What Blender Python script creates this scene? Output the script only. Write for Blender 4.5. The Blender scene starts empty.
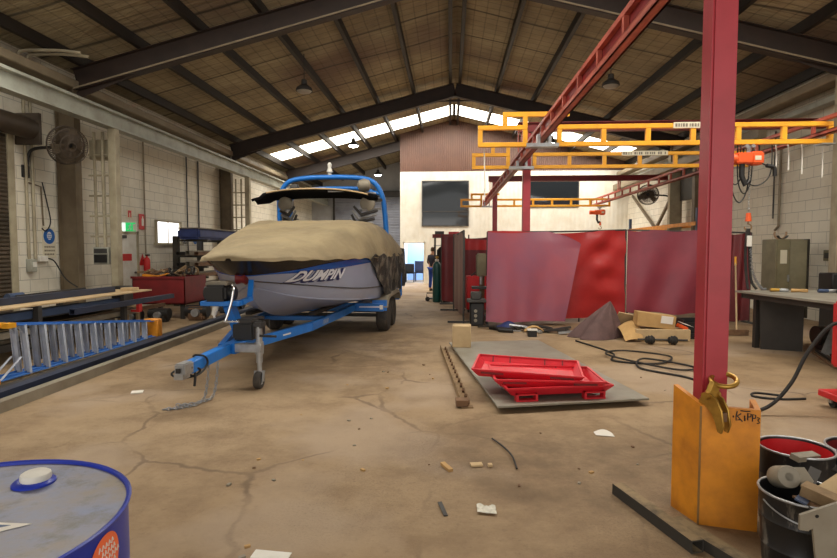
import bpy, bmesh, math, random
from mathutils import Vector, Matrix, Euler
R = math.radians
SC = bpy.context.scene
C = SC.collection
rnd = random.Random(7)

# ------------------------------------------------------------------ materials
def lin(c):
    c = c / 255.0
    return c / 12.92 if c <= 0.04045 else ((c + 0.055) / 1.055) ** 2.4
def rgb(r, g, b): return (lin(r), lin(g), lin(b), 1)

class NT:
    def __init__(s, name):
        s.m = bpy.data.materials.new(name); s.m.use_nodes = True
        s.t = s.m.node_tree; s.n = s.t.nodes; s.l = s.t.links
        s.b = s.n['Principled BSDF']
        s.tc = s.n.new('ShaderNodeTexCoord')
    def new(s, t, **kw):
        n = s.n.new(t)
        for k, v in kw.items(): setattr(n, k, v)
        return n
    def noise(s, scale, detail=6, rough=.6, vec=None):
        n = s.new('ShaderNodeTexNoise'); n.inputs['Scale'].default_value = scale
        n.inputs['Detail'].default_value = detail; n.inputs['Roughness'].default_value = rough
        s.l.new(vec or s.tc.outputs['Object'], n.inputs['Vector']); return n.outputs['Fac']
    def ramp(s, fac, a, b, ca=(0, 0, 0, 1), cb=(1, 1, 1, 1)):
        r = s.new('ShaderNodeValToRGB'); e = r.color_ramp.elements
        e[0].position = a; e[1].position = b; e[0].color = ca; e[1].color = cb
        s.l.new(fac, r.inputs[0]); return r.outputs[0]
    def mix(s, fac, a, b, blend='MIX'):
        m = s.new('ShaderNodeMix', data_type='RGBA', blend_type=blend)
        for v, i in ((fac, 0), (a, 6), (b, 7)):
            if hasattr(v, 'is_linked') or hasattr(v, 'links'): s.l.new(v, m.inputs[i])
            else: m.inputs[i].default_value = v
        return m.outputs[2]
    def mapping(s, scale=(1, 1, 1), rot=(0, 0, 0), loc=(0, 0, 0), src=None):
        m = s.new('ShaderNodeMapping'); m.inputs['Scale'].default_value = scale
        m.inputs['Rotation'].default_value = rot; m.inputs['Location'].default_value = loc
        s.l.new(src or s.tc.outputs['Object'], m.inputs['Vector']); return m.outputs[0]
    def color(s, c):
        if isinstance(c, tuple): s.b.inputs['Base Color'].default_value = c
        else: s.l.new(c, s.b.inputs['Base Color'])
    def bump(s, h, strength=.3, dist=.02):
        b = s.new('ShaderNodeBump'); b.inputs['Strength'].default_value = strength
        b.inputs['Distance'].default_value = dist
        s.l.new(h, b.inputs['Height']); s.l.new(b.outputs[0], s.b.inputs['Normal'])
    def rm(s, rough=.5, metal=0, spec=None):
        s.b.inputs['Roughness'].default_value = rough; s.b.inputs['Metallic'].default_value = metal
        if spec is not None: s.b.inputs['Specular IOR Level'].default_value = spec

M = {}
def mat(name, c, rough=.5, metal=0, dirt=None, amt=.5, scale=4, bump=0, bscale=30):
    t = NT(name); t.rm(rough, metal)
    c = rgb(*c)
    if dirt is not None:
        f = t.ramp(t.noise(scale), .38, .68)
        f2 = t.mix(1.0, f, (amt, amt, amt, 1), 'MULTIPLY')
        t.color(t.mix(f2, c, rgb(*dirt)))
    else: t.color(c)
    if bump: t.bump(t.noise(bscale, 4), bump, .01)
    M[name] = t.m
    return t.m
def emit(name, c, s):
    t = NT(name); t.color(rgb(*c)); t.b.inputs['Emission Color'].default_value = rgb(*c)
    t.b.inputs['Emission Strength'].default_value = s; M[name] = t.m; return t.m

mat('steel_brown', (54, 40, 33), .55, 0, (36, 28, 24), .6, 3)
mat('purlin_dark', (40, 33, 28), .6, 0, (28, 24, 20), .6, 3)
mat('col_cream', (176, 166, 140), .6, 0, (110, 96, 74), .6, 2)
mat('crane_grey', (168, 170, 158), .5, 0, (112, 104, 86), .6, 2)
mat('eave_tan', (150, 136, 112), .6, 0, (98, 86, 68), .6, 1.5)
mat('col_brown', (112, 98, 76), .6, 0, (76, 62, 46), .7, 2)
mat('red_post', (176, 52, 62), .38, 0, (140, 36, 42), .6, 2.5)
mat('red_beam', (136, 26, 28), .45, 0, (92, 22, 22), .6, 2)
mat('red_rail', (190, 92, 72), .5, 0, (120, 52, 42), .6, 3)
mat('yellow', (240, 172, 38), .45, 0, (196, 128, 34), .5, 3)
mat('guard_yellow', (222, 142, 32), .5, 0, (158, 92, 28), .6, 5, .1, 20)
mat('guard_edge', (150, 112, 60), .7, 0, (100, 72, 40), .6, 6)
mat('gold', (190, 150, 70), .38, .75, (120, 88, 40), .6, 14)
mat('black', (26, 25, 25), .5)
mat('canopy_black', (24, 24, 26), .95); M['canopy_black'].node_tree.nodes['Principled BSDF'].inputs['Specular IOR Level'].default_value = .05
mat('black_rubber', (30, 29, 29), .8, 0, (62, 54, 46), .5, 8)
mat('black_gloss', (16, 16, 18), .22)
mat('dark_grey', (66, 64, 62), .6, 0, (44, 40, 38), .6, 6)
mat('white', (228, 226, 218), .6, 0, (190, 182, 164), .5, 4)
mat('white_paint', (226, 220, 204), .65, 0, (186, 172, 146), .6, 1.2)
mat('galv', (176, 178, 180), .38, .6, (128, 126, 122), .6, 9)
mat('chrome', (205, 205, 205), .2, .95)
mat('alu', (188, 194, 208), .42, .1, (140, 142, 146), .5, 6)
mat('trailer_blue', (32, 118, 206), .35, 0, (22, 86, 158), .4, 3)
mat('ladder_blue', (62, 116, 190), .5, 0, (46, 78, 124), .5, 5)
mat('drum_blue', (36, 58, 176), .35, 0, (28, 44, 132), .5, 3)
mat('hull_grey', (156, 164, 188), .25, 0, (138, 146, 168), .4, 1.5)
mat('hull_black', (20, 21, 26), .25)
mat('hull_blue', (30, 84, 170), .25)
mat('navy', (20, 34, 92), .3)
mat('silver_text', (214, 218, 228), .3)
mat('red_bright', (206, 40, 44), .42, 0, (168, 26, 32), .5, 4)
mat('red_dark', (120, 26, 28), .55, 0, (82, 20, 22), .6, 3)
mat('red_tray', (214, 40, 54), .4, 0, (180, 28, 40), .5, 4)
mat('plate_steel', (150, 146, 134), .5, .25, (116, 106, 90), .6, 2.2)
mat('rust', (122, 92, 66), .8, .1, (80, 58, 42), .7, 9, .2, 40)
mat('rust_tan', (150, 124, 90), .8, 0, (104, 82, 58), .7, 10, .2, 40)
mat('steel_navy', (50, 58, 80), .5, .2, (40, 40, 46), .6, 2)
mat('steel_blue', (70, 88, 120), .5, .2, (52, 60, 76), .6, 1.6)
mat('steel_light', (150, 142, 126), .6, .2, (104, 92, 74), .6, 2)
mat('steel_dark', (62, 58, 54), .6, .2, (40, 36, 32), .6, 2)
mat('timber', (198, 172, 132), .7, 0, (158, 130, 92), .6, 3)
mat('card', (190, 152, 98), .8, 0, (150, 116, 70), .5, 5)
mat('card_pale', (196, 170, 130), .8, 0, (164, 136, 96), .5, 5)
mat('teal', (18, 74, 70), .4, 0, (14, 52, 50), .5, 4)
mat('olive', (128, 120, 92), .55, 0, (94, 86, 64), .6, 3)
mat('olive_dark', (52, 48, 40), .6)
mat('brown_cloth', (104, 80, 78), .85, 0, (76, 58, 56), .6, 6, .3, 25)
mat('sign_blue', (40, 96, 168), .5)
mat('sign_cream', (214, 206, 182), .6)
mat('sign_grey', (120, 110, 96), .6)
mat('sign_red', (200, 44, 44), .5)
mat('orange', (236, 96, 40), .45, 0, (200, 74, 30), .4, 6)
mat('sticker', (250, 120, 70), .5)
mat('skin', (206, 156, 128), .6)
mat('jeans', (40, 76, 170), .8)
mat('jacket', (34, 34, 48), .85)
mat('hair', (90, 70, 52), .9)
mat('glass_dark', (40, 44, 46), .08)
mat('shutter_grey', (148, 152, 164), .5, .1, (120, 122, 130), .4, 2)
mat('shutter_brown', (72, 60, 48), .55, .1, (48, 40, 32), .5, 2)
mat('tarp_blue', (40, 56, 110), .6, 0, (28, 36, 66), .5, 5)
mat('partition_brown', (136, 92, 68), .7, 0, (112, 74, 54), .5, 2)
mat('recess_wall', (176, 178, 182), .7, 0, (150, 150, 152), .5, 2)
mat('mask_tan', (170, 140, 110), .6)
mat('tyre', (42, 40, 40), .8, 0, (84, 76, 66), .6, 6)
mat('chain', (150, 152, 156), .4, .7)
mat('paper', (226, 220, 210), .7)
mat('packet', (210, 206, 190), .25)
mat('ply', (150, 126, 92), .75, 0, (112, 90, 62), .6, 3)
emit('lamp_on', (255, 250, 240), 30)
emit('sky_panel', (255, 246, 226), 6)
emit('window_day', (255, 255, 255), 2.2)
emit('exit_green', (40, 200, 110), .7)
emit('exit_white', (235, 255, 240), .9)
mat('lamp_off', (168, 160, 146), .4)

def m_floor():
    t = NT('floor_concrete'); t.rm(.75)
    a = t.ramp(t.noise(.35, 5, .55), .35, .7)
    c = t.mix(a, rgb(168, 144, 112), rgb(148, 122, 90))
    d = t.ramp(t.noise(1.6, 8, .7), .42, .72)
    c = t.mix(d, c, rgb(122, 98, 70))
    sp = t.ramp(t.noise(14, 6, .8), .55, .75)
    sp = t.mix(1.0, sp, (.5, .5, .5, 1), 'MULTIPLY')
    c = t.mix(sp, c, rgb(92, 72, 52))
    # pale, worn slab patches
    p = t.ramp(t.noise(.55, 3, .5, t.mapping((1, 1, 1), loc=(3.3, 1.2, 0))), .52, .6)
    p = t.mix(1.0, p, (.6, .6, .6, 1), 'MULTIPLY')
    c = t.mix(p, c, rgb(168, 148, 126))
    # cracks
    w = t.new('ShaderNodeVectorMath', operation='ADD')
    nz = t.new('ShaderNodeTexNoise'); nz.inputs['Scale'].default_value = 2.2; nz.inputs['Detail'].default_value = 5
    t.l.new(t.tc.outputs['Object'], nz.inputs['Vector'])
    sc = t.new('ShaderNodeVectorMath', operation='SCALE'); sc.inputs['Scale'].default_value = .28
    t.l.new(nz.outputs['Color'], sc.inputs[0]); t.l.new(t.tc.outputs['Object'], w.inputs[0]); t.l.new(sc.outputs[0], w.inputs[1])
    v = t.new('ShaderNodeTexVoronoi', feature='DISTANCE_TO_EDGE'); v.inputs['Scale'].default_value = .62
    t.l.new(w.outputs[0], v.inputs['Vector'])
    cr = t.ramp(v.outputs['Distance'], .004, .014, (1, 1, 1, 1), (0, 0, 0, 1))
    msk = t.ramp(t.noise(.7, 2), .45, .6)
    cr = t.mix(1.0, cr, msk, 'MULTIPLY')
    cr2 = t.mix(1.0, cr, (.55, .55, .55, 1), 'MULTIPLY')
    c = t.mix(cr2, c, rgb(78, 58, 42))
    # oily dirt ground into the floor around the guarded post and along the wheel track
    for cx, cy, sx, sy in ((1.15, 3.9, .55, .62), (.55, 4.3, .8, .9), (-1.2, 8.6, .9, .3)):
        gd = t.new('ShaderNodeTexGradient', gradient_type='SPHERICAL')
        t.l.new(t.mapping((sx, sy, 1), loc=(-cx*sx, -cy*sy, 0)), gd.inputs[0])
        k = t.mix(1.0, t.ramp(gd.outputs['Fac'], .0, .7), t.ramp(t.noise(2.6, 7, .7, t.mapping(loc=(cx*3, cy, 0))), .38, .62), 'MULTIPLY')
        c = t.mix(t.mix(1.0, k, (.6, .6, .6, 1), 'MULTIPLY'), c, rgb(98, 76, 52))
    gr = t.ramp(t.noise(60, 4, .8), .5, .72)
    ga = t.ramp(t.noise(.8, 4, .6, t.mapping(loc=(1.7, 4.1, 2))), .4, .65)
    gm = t.mix(1.0, gr, ga, 'MULTIPLY')
    c = t.mix(t.mix(1.0, gm, (.6, .6, .6, 1), 'MULTIPLY'), c, rgb(84, 66, 50))
    t.color(c)
    t.bump(t.noise(26, 9, .8), .6, .014)
    M['floor'] = t.m
m_floor()

def m_block(name, base, dirt, axis):
    t = NT(name); t.rm(.7)
    sep = t.new('ShaderNodeSeparateXYZ'); cmb = t.new('ShaderNodeCombineXYZ')
    t.l.new(t.tc.outputs['Object'], sep.inputs[0])
    t.l.new(sep.outputs['Y' if axis == 'Y' else 'X'], cmb.inputs[0]); t.l.new(sep.outputs['Z'], cmb.inputs[1])
    b = t.new('ShaderNodeTexBrick'); t.l.new(cmb.outputs[0], b.inputs['Vector'])
    b.inputs['Scale'].default_value = 1; b.inputs['Brick Width'].default_value = .5; b.inputs['Row Height'].default_value = .25
    b.inputs['Mortar Size'].default_value = .007; b.inputs['Mortar Smooth'].default_value = .3
    b.inputs['Color1'].default_value = rgb(*base); b.inputs['Color2'].default_value = rgb(*[min(255, x + 6) for x in base])
    b.inputs['Mortar'].default_value = rgb(*[int(x * .74) for x in base])
    d = t.ramp(t.noise(.9, 6, .65), .45, .75)
    d = t.mix(1.0, d, (.55, .55, .55, 1), 'MULTIPLY')
    t.color(t.mix(d, b.outputs['Color'], rgb(*dirt)))
    t.bump(b.outputs['Fac'], -.4, .01)
    M[name] = t.m
m_block('block_wall', (224, 218, 202), (180, 168, 142), 'Y')

def m_roof():
    t = NT('roof_insulation'); t.rm(.75)
    def lines(scale, a, axis, warp):
        w = t.new('ShaderNodeTexWave', wave_type='BANDS', bands_direction=axis, wave_profile='SIN')
        w.inputs['Scale'].default_value = scale; w.inputs['Distortion'].default_value = warp
        w.inputs['Detail'].default_value = 2; w.inputs['Detail Scale'].default_value = 1.2
        t.l.new(t.tc.outputs['Object'], w.inputs['Vector'])
        return t.ramp(w.outputs['Fac'], 0, a, (1, 1, 1, 1), (0, 0, 0, 1))
    c = t.mix(t.ramp(t.noise(.8, 5), .35, .7), rgb(176, 162, 130), rgb(132, 120, 96))
    c = t.mix(t.ramp(t.noise(.25, 2, .5, t.mapping(loc=(5, 2, 1))), .55, .7), c, rgb(118, 96, 80))
    g = t.mix(1.0, lines(1.05, .05, 'Y', .5), (.45, .45, .45, 1), 'MULTIPLY')
    c = t.mix(g, c, rgb(70, 60, 46))
    g2 = t.mix(1.0, lines(1.05, .05, 'X', .5), (.4, .4, .4, 1), 'MULTIPLY')
    c = t.mix(g2, c, rgb(70, 60, 46))
    seam = lines(.20, .012, 'Y', 1.2)
    c = t.mix(t.mix(1.0, seam, (.8, .8, .8, 1), 'MULTIPLY'), c, rgb(40, 34, 28))
    t.color(c)
    n = t.noise(1.8, 4, .6, t.mapping((.6, 2.6, 1)))
    t.bump(n, .8, .12)
    M['roof'] = t.m
m_roof()

def m_corr(name, base, dirt, scale, direction='Z', strength=1.0, spec=.5):
    t = NT(name); t.rm(.5)
    w = t.new('ShaderNodeTexWave', wave_type='BANDS', bands_direction=direction); w.inputs['Scale'].default_value = scale
    t.l.new(t.tc.outputs['Object'], w.inputs['Vector'])
    t.color(t.mix(t.ramp(t.noise(1.5), .4, .7), rgb(*base), rgb(*dirt)))
    t.bump(w.outputs['Fac'], strength, .03); M[name] = t.m
m_corr('partition_ribbed', (226, 222, 210), (212, 204, 186), 1.6, 'X', .25)
m_corr('brown_ribbed', (96, 64, 48), (82, 54, 42), 3.2, 'X', .5)

def m_curtain(name, a, b, rough=.42):
    t = NT(name); t.rm(rough)
    f = t.ramp(t.noise(1.1, 4, .6), .35, .7)
    c = t.mix(f, rgb(*a), rgb(*b))
    t.color(c)
    n = t.noise(1.3, 4, .5, t.mapping((1, 1, .5), (0, .6, 0)))
    t.bump(n, .3, .08)
    t.b.inputs['Transmission Weight'].default_value = 0
    M[name] = t.m
m_curtain('curtain_red', (186, 44, 44), (152, 30, 34))
m_curtain('curtain_pink', (156, 74, 88), (132, 74, 96), .42)
m_curtain('curtain_rose', (148, 58, 72), (122, 48, 64), .42)
m_curtain('curtain_dark', (112, 36, 40), (86, 30, 34), .45)
m_curtain('curtain_brown', (128, 90, 84), (104, 74, 70), .5)

def m_cover():
    t = NT('cover_canvas'); t.rm(.8)
    f = t.ramp(t.noise(1.4, 5), .35, .7)
    t.color(t.mix(f, rgb(150, 134, 102), rgb(122, 108, 82)))
    n = t.noise(2.6, 5, .55, t.mapping((1.2, .6, 1.2), (0, 0, .4)))
    t.bump(n, .5, .1); M['cover'] = t.m
    t = NT('cover_skirt_cloth'); t.rm(.7)
    f = t.ramp(t.noise(5.0, 5, .65), .48, .62)
    t.color(t.mix(f, rgb(46, 44, 42), rgb(112, 106, 96)))
    t.bump(t.noise(5, 5), .6, .08); M['skirt'] = t.m
m_cover()
def m_drumtop():
    t = NT('drum_lid'); t.rm(.45, .2)
    a = t.ramp(t.noise(3, 6, .65), .4, .65)
    c = t.mix(a, rgb(110, 118, 146), rgb(126, 110, 84))
    b = t.ramp(t.noise(9, 6, .75), .5, .7)
    t.color(t.mix(b, c, rgb(84, 78, 72))); t.bump(t.noise(40, 4), .15, .004); M['drum_lid'] = t.m
m_drumtop()
def m_pail():
    t = NT('pail_black'); t.rm(.45)
    a = t.ramp(t.noise(7, 6, .7, t.mapping((2.2, 2.2, .6))), .56, .66)
    t.color(t.mix(t.mix(1., a, (.6, .6, .6, 1), 'MULTIPLY'), rgb(30, 29, 30), rgb(128, 122, 112))); M['pail'] = t.m
m_pail()
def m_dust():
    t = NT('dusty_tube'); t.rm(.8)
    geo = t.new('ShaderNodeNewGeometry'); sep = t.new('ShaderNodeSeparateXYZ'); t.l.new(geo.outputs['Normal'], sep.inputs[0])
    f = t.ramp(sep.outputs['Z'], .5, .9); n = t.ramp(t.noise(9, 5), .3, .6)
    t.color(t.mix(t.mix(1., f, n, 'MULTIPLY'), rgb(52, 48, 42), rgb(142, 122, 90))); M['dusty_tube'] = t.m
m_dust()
def m_glass():
    t = NT('office_glass'); t.rm(.06, 0, .6); t.color(rgb(34, 38, 42)); M['office_glass'] = t.m
m_glass()

# ------------------------------------------------------------------ geometry
class G:
    def __init__(s): s.bm = bmesh.new()
    def _v(s, p): return s.bm.verts.new(p)
    def box(s, x0, x1, y0, y1, z0, z1): return s.mbox(Matrix.Translation(((x0+x1)/2, (y0+y1)/2, (z0+z1)/2)), (x1-x0, y1-y0, z1-z0))
    def mbox(s, m, size):
        a, b, c = size[0]/2, size[1]/2, size[2]/2
        v = [s._v(m @ Vector((x*a, y*b, z*c))) for x in (-1, 1) for y in (-1, 1) for z in (-1, 1)]
        for f in ((0,1,3,2), (4,6,7,5), (0,4,5,1), (2,3,7,6), (0,2,6,4), (1,5,7,3)): s.bm.faces.new([v[i] for i in f])
        return s
    def obox(s, c, size, rot=(0, 0, 0)):
        return s.mbox(Matrix.Translation(c) @ Euler(rot).to_matrix().to_4x4(), size)
    def bar(s, p0, p1, w, h, up=(0, 0, 1)):
        p0, p1 = Vector(p0), Vector(p1); d = p1 - p0; y = d.normalized(); u = Vector(up)
        x = y.cross(u)
        if x.length < 1e-4: x = y.cross(Vector((1, 0, 0)))
        x.normalize(); z = x.cross(y)
        m = Matrix((x, y, z)).transposed().to_4x4(); m.translation = (p0 + p1) / 2
        return s.mbox(m, (w, d.length, h))
    def ibeam(s, p0, p1, w, h, tf=.016, tw=.012, up=(0, 0, 1)):
        p0, p1 = Vector(p0), Vector(p1); y = (p1-p0).normalized(); u = Vector(up)
        x = y.cross(u).normalized(); z = x.cross(y)
        s.bar(p0 + z*(h-tf)/2, p1 + z*(h-tf)/2, w, tf, up); s.bar(p0 - z*(h-tf)/2, p1 - z*(h-tf)/2, w, tf, up)
        return s.bar(p0, p1, tw, h - 2*tf + .002, up)
    def ring(s, c, x, y, r, n): return [s._v(Vector(c) + x*(r*math.cos(2*math.pi*i/n)) + y*(r*math.sin(2*math.pi*i/n))) for i in range(n)]
    def skin(s, a, b):
        n = len(a)
        for i in range(n):
            try: s.bm.faces.new((a[i], a[(i+1) % n], b[(i+1) % n], b[i]))
            except ValueError: pass
    def cyl(s, p0, p1, r0, r1=None, n=16, cap=True):
        return s.tube([p0, p1], [r0, r0 if r1 is None else r1], n, cap)
    def tube(s, pts, r, n=8, cap=True, closed=False):
        pts = [Vector(p) for p in pts]; k = len(pts)
        rs = r if isinstance(r, (list, tuple)) else [r]*k
        rings = []; prev = None
        for i in range(k):
            if closed: d = pts[(i+1) % k] - pts[i-1]
            else: d = pts[min(i+1, k-1)] - pts[max(i-1, 0)]
            if d.length < 1e-9: d = Vector((0, 0, 1))
            d.normalize()
            if prev is None:
                x = d.cross(Vector((0, 0, 1)))
                if x.length < .05: x = d.cross(Vector((1, 0, 0)))
            else: x = prev - d*prev.dot(d)
            x.normalize(); prev = x
            rings.append(s.ring(pts[i], x, d.cross(x), rs[i], n))
        for i in range(k - (0 if closed else 1)): s.skin(rings[i], rings[(i+1) % k])
        if cap and not closed:
            s.bm.faces.new(rings[0][::-1]); s.bm.faces.new(rings[-1])
        return s
    def lathe(s, c, prof, n=24, axis=(0, 0, 1), cap=True):
        c = Vector(c); z = Vector(axis).normalized()
        x = z.cross(Vector((0, 1, 0)))
        if x.length < .05: x = z.cross(Vector((1, 0, 0)))
        x.normalize(); y = z.cross(x)
        rings = [s.ring(c + z*h, x, y, max(r, 1e-4), n) for r, h in prof]
        for a, b in zip(rings, rings[1:]): s.skin(a, b)
        if cap and prof[0][0] > 1e-3: s.bm.faces.new(rings[0][::-1])
        if cap and prof[-1][0] > 1e-3: s.bm.faces.new(rings[-1])
        return s
    def poly(s, pts, ext):
        a = [s._v(p) for p in pts]; e = Vector(ext); b = [s._v(Vector(p) + e) for p in pts]
        s.bm.faces.new(a[::-1]); s.bm.faces.new(b); s.skin(a, b); return s
    def sheet(s, f, nu, nv, th=0):
        g = [[s._v(f(i/nu, j/nv)) for j in range(nv+1)] for i in range(nu+1)]
        fs = [s.bm.faces.new((g[i][j], g[i+1][j], g[i+1][j+1], g[i][j+1])) for i in range(nu) for j in range(nv)]
        if th:
            s.bm.normal_update()
            bmesh.ops.solidify(s.bm, geom=fs, thickness=th)
        return s
    def strip(s, A, B):
        a = [s._v(p) for p in A]; b = [s._v(p) for p in B]
        for i in range(len(a)-1):
            q = [a[i], a[i+1], b[i+1], b[i]]
            s.bm.faces.new(q)
        return s
    def torus(s, c, axis, Rr, r, n=20, m=8, arc=1.0, start=0):
        z = Vector(axis).normalized(); x = z.cross(Vector((0, 0, 1)))
        if x.length < .05: x = Vector((1, 0, 0))
        x.normalize(); y = z.cross(x); c = Vector(c)
        k = n if arc >= 1 else n+1
        pts = [c + x*Rr*math.cos(start+2*math.pi*arc*i/n) + y*Rr*math.sin(start+2*math.pi*arc*i/n) for i in range(k)]
        return s.tube(pts, r, m, True, arc >= 1)
    def bevel(s, w=.006, seg=1):
        s.bm.normal_update()
        es = [e for e in s.bm.edges if len(e.link_faces) == 2 and e.calc_face_angle(0) > .6]
        bmesh.ops.bevel(s.bm, geom=es, offset=w, segments=seg, affect='EDGES', clamp_overlap=True)
        return s

W = {}
def link(name, data):
    o = bpy.data.objects.new(name, data); C.objects.link(o); return o
def tag(o, label=None, cat=None, group=None, kind=None):
    if label: o['label'] = label
    if cat: o['category'] = cat
    if group: o['group'] = group
    if kind: o['kind'] = kind
    return o
def obj(name, g, m, parent=None, smooth=True, local=False, label=None, origin=None, angle=38):
    """one mesh object; geometry given in world coordinates (or the parent's own when local)"""
    bm = g.bm
    bmesh.ops.recalc_face_normals(bm, faces=bm.faces)
    if parent is not None and not local:
        bm.transform(W[parent.name].inverted())
    loc = None
    if parent is None:
        if origin is None:
            xs = [v.co for v in bm.verts]
            lo = [min(v[i] for v in xs) for i in range(3)]; hi = [max(v[i] for v in xs) for i in range(3)]
            origin = ((lo[0]+hi[0])/2, (lo[1]+hi[1])/2, lo[2])
        loc = Vector(origin); bm.transform(Matrix.Translation(-loc))
    me = bpy.data.meshes.new(name); bm.to_mesh(me); bm.free()
    me.materials.append(M[m] if isinstance(m, str) else m)
    if smooth:
        me.polygons.foreach_set('use_smooth', [True]*len(me.polygons)); me.set_sharp_from_angle(angle=R(angle))
    o = link(name, me)
    if parent is not None: o.parent = parent; W[o.name] = W[parent.name].copy()
    else: o.location = loc; W[o.name] = Matrix.Translation(loc)
    if label: o['label'] = label
    return o
def struct(name, g, m, smooth=True):
    return tag(obj(name, g, m, None, smooth, origin=(0, 0, 0)), kind='structure')
def one(name, g, m, label, cat, group=None, kind=None, smooth=True):
    return tag(obj(name, g, m, None, smooth), label, cat, group, kind)
def thing(name, label, cat, loc=(0, 0, 0), rz=0, group=None):
    o = link(name, None); o.location = loc; o.rotation_euler = (0, 0, rz); o.empty_display_size = .1
    W[o.name] = Matrix.Translation(loc) @ Matrix.Rotation(rz, 4, 'Z')
    return tag(o, label, cat, group)
def dup(root, loc, rot=None, label=None, group=None):
    r = root.copy(); C.objects.link(r); r.location = loc
    if rot is not None: r.rotation_euler = rot if not isinstance(rot, (int, float)) else (0, 0, rot)
    if label: r['label'] = label
    if group: r['group'] = group
    for ch in list(root.children):
        c = ch.copy(); C.objects.link(c); c.parent = r
        for g in list(ch.children):
            d = g.copy(); C.objects.link(d); d.parent = c
    return r
def text_mesh(body, size=1, shear=0, offset=0, extrude=0, res=3):
    cu = bpy.data.curves.new('lettering', 'FONT'); cu.body = body; cu.size = size; cu.shear = shear
    cu.offset = offset; cu.extrude = extrude; cu.resolution_u = res
    o = bpy.data.objects.new('lettering', cu); C.objects.link(o)
    bpy.context.view_layer.update()
    me = bpy.data.meshes.new_from_object(o.evaluated_get(bpy.context.evaluated_depsgraph_get()))
    bpy.data.objects.remove(o); bpy.data.curves.remove(cu)
    return me
def text_g(body, f, **kw):
    me = text_mesh(body, **kw); g = G(); g.bm.from_mesh(me); bpy.data.meshes.remove(me)
    for v in g.bm.verts: v.co = f(v.co)
    return g
def arc_pts(c, x, y, r, a0, a1, n):
    c, x, y = Vector(c), Vector(x), Vector(y)
    return [c + x*(r*math.cos(a0+(a1-a0)*i/n)) + y*(r*math.sin(a0+(a1-a0)*i/n)) for i in range(n+1)]
def spline(pts, n=8):
    P = [Vector(p) for p in pts]; out = []
    for i in range(len(P)-1):
        p0, p1, p2, p3 = P[max(i-1, 0)], P[i], P[i+1], P[min(i+2, len(P)-1)]
        for k in range(n):
            t = k/n
            out.append(.5*((2*p1) + (p2-p0)*t + (2*p0-5*p1+4*p2-p3)*t*t + (3*p1-p0-3*p2+p3)*t**3))
    return out + [P[-1]]

# ------------------------------------------------------------------ the shed
RX = .16; SL = .253
def zr(x, top=7.72): return top - SL*abs(x-RX)     # underside of the roof lining
XL, XR, Y0, Y1 = -8.45, 8.25, -5.0, 34.0
struct('floor', G().box(XL-.3, XR+.3, Y0, Y1, -.12, 0), 'floor')
struct('wall_left', G().box(XL-.2, XL, Y0, Y1, 0, zr(XL)+.02), 'block_wall')
struct('wall_right', G().box(XR, XR+.2, Y0, Y1, 0, zr(XR)+.02), 'block_wall')
# roof lining with the two clear sheets between the far rafters left open
SK0, SK1 = 23.3, 25.0
def slab(x0, x1, y0, y1, g):
    z0, z1 = zr(x0), zr(x1)
    g.poly([(x0, y0, z0), (x1, y0, z1), (x1, y0, z1+.08), (x0, y0, z0+.08)], (0, y1-y0, 0))
ADD_SK0, ADD_SK1 = 6.7, 8.1  # near roof strip, unseen, added to brighten the near floor
g = G()
for a, b in ((XL-.3, RX), (RX, XR+.3)):
    slab(a, b, Y0, ADD_SK0, g); slab(a, b, ADD_SK1, SK0, g); slab(a, b, SK1, Y1, g)
for q0, q1 in ((ADD_SK0, ADD_SK1), (SK0, SK1)): slab(XL-.3, -7.75, q0, q1, g); slab(7.7, XR+.3, q0, q1, g)
struct('ceiling', g, 'roof')
for i, (a, b) in enumerate(((-7.75, RX-.06), (RX+.06, 7.7))):
    for j, (q0, q1) in enumerate(((SK0, SK1), (ADD_SK0, ADD_SK1))):  # far pair are the clear sheets; near pair are added glowing panels
        g = G(); slab(a, b, q0, q1, g); struct('window_%d' % (i+5+2*j), g, 'sky_panel')
g = G(); g.box(RX-.06, RX+.06, SK0, SK1, 7.66, 7.78); g.box(RX-.06, RX+.06, ADD_SK0, ADD_SK1, 7.66, 7.78); struct('trim_1', g, 'purlin_dark')
# purlins
for s in (-1, 1):
    for k in range(7):
        x = RX + s*(.17 + 1.3*k)
        struct('purlin_beam', G().box(x-.05, x+.05, Y0, Y1, zr(x)-.215, zr(x)-.004), 'purlin_dark')
# portal rafters, one steel frame each
def rafter(y, h=.46):
    g = G()
    for s in (-1, 1):
        p = Vector((RX, y, 7.50-h/2)); xe = -7.98 if s < 0 else 8.1; q = Vector((xe, y, zr(xe, 7.50)-h/2))
        g.ibeam(p, q, .2, h)
        # haunch
        e = Vector((xe, y, zr(xe, 7.50)-h)); f = Vector((s*6.6, y, zr(s*6.6, 7.50)-h))
        g.poly([e, f, e - Vector((0, 0, .16))], (0, .02, 0))
    g.poly([(RX-.7, y-.01, zr(RX-.7, 7.5)-h), (RX+.7, y-.01, zr(RX+.7, 7.5)-h), (RX, y-.01, 7.5-h-.1)], (0, .02, 0))
    return struct('rafter_beam', g, 'steel_brown')
for y in (11.4, 19.7, 26.45): rafter(y)
# portal columns and the box-section crane columns beside them
for s in (-1, 1):
    for y in (11.4, 19.7, 26.4):
        g = G(); xc = -8.2 if s < 0 else 7.86
        g.ibeam((xc, y, 0), (xc, y, 5.2), .2, .42, up=(1, 0, 0)); struct('steel_column', g, 'col_brown' if s < 0 else 'col_cream')
for y in (11.75, 19.75):
    struct('crane_column', G().box(-7.5, -7.33, y-.09, y+.09, 0, 4.26).bevel(.01), 'col_cream')
    g = G()
    for z in (1.9, 2.35, 2.8, 3.25, 3.7): g.box(-8.0, -7.5, y-.02, y+.02, z-.02, z+.02)
    for x in (-7.86, -7.66): g.box(x-.02, x+.02, y-.03, y+.03, 1.4, 4.2)
    struct('lattice_column', g, 'col_cream')
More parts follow.
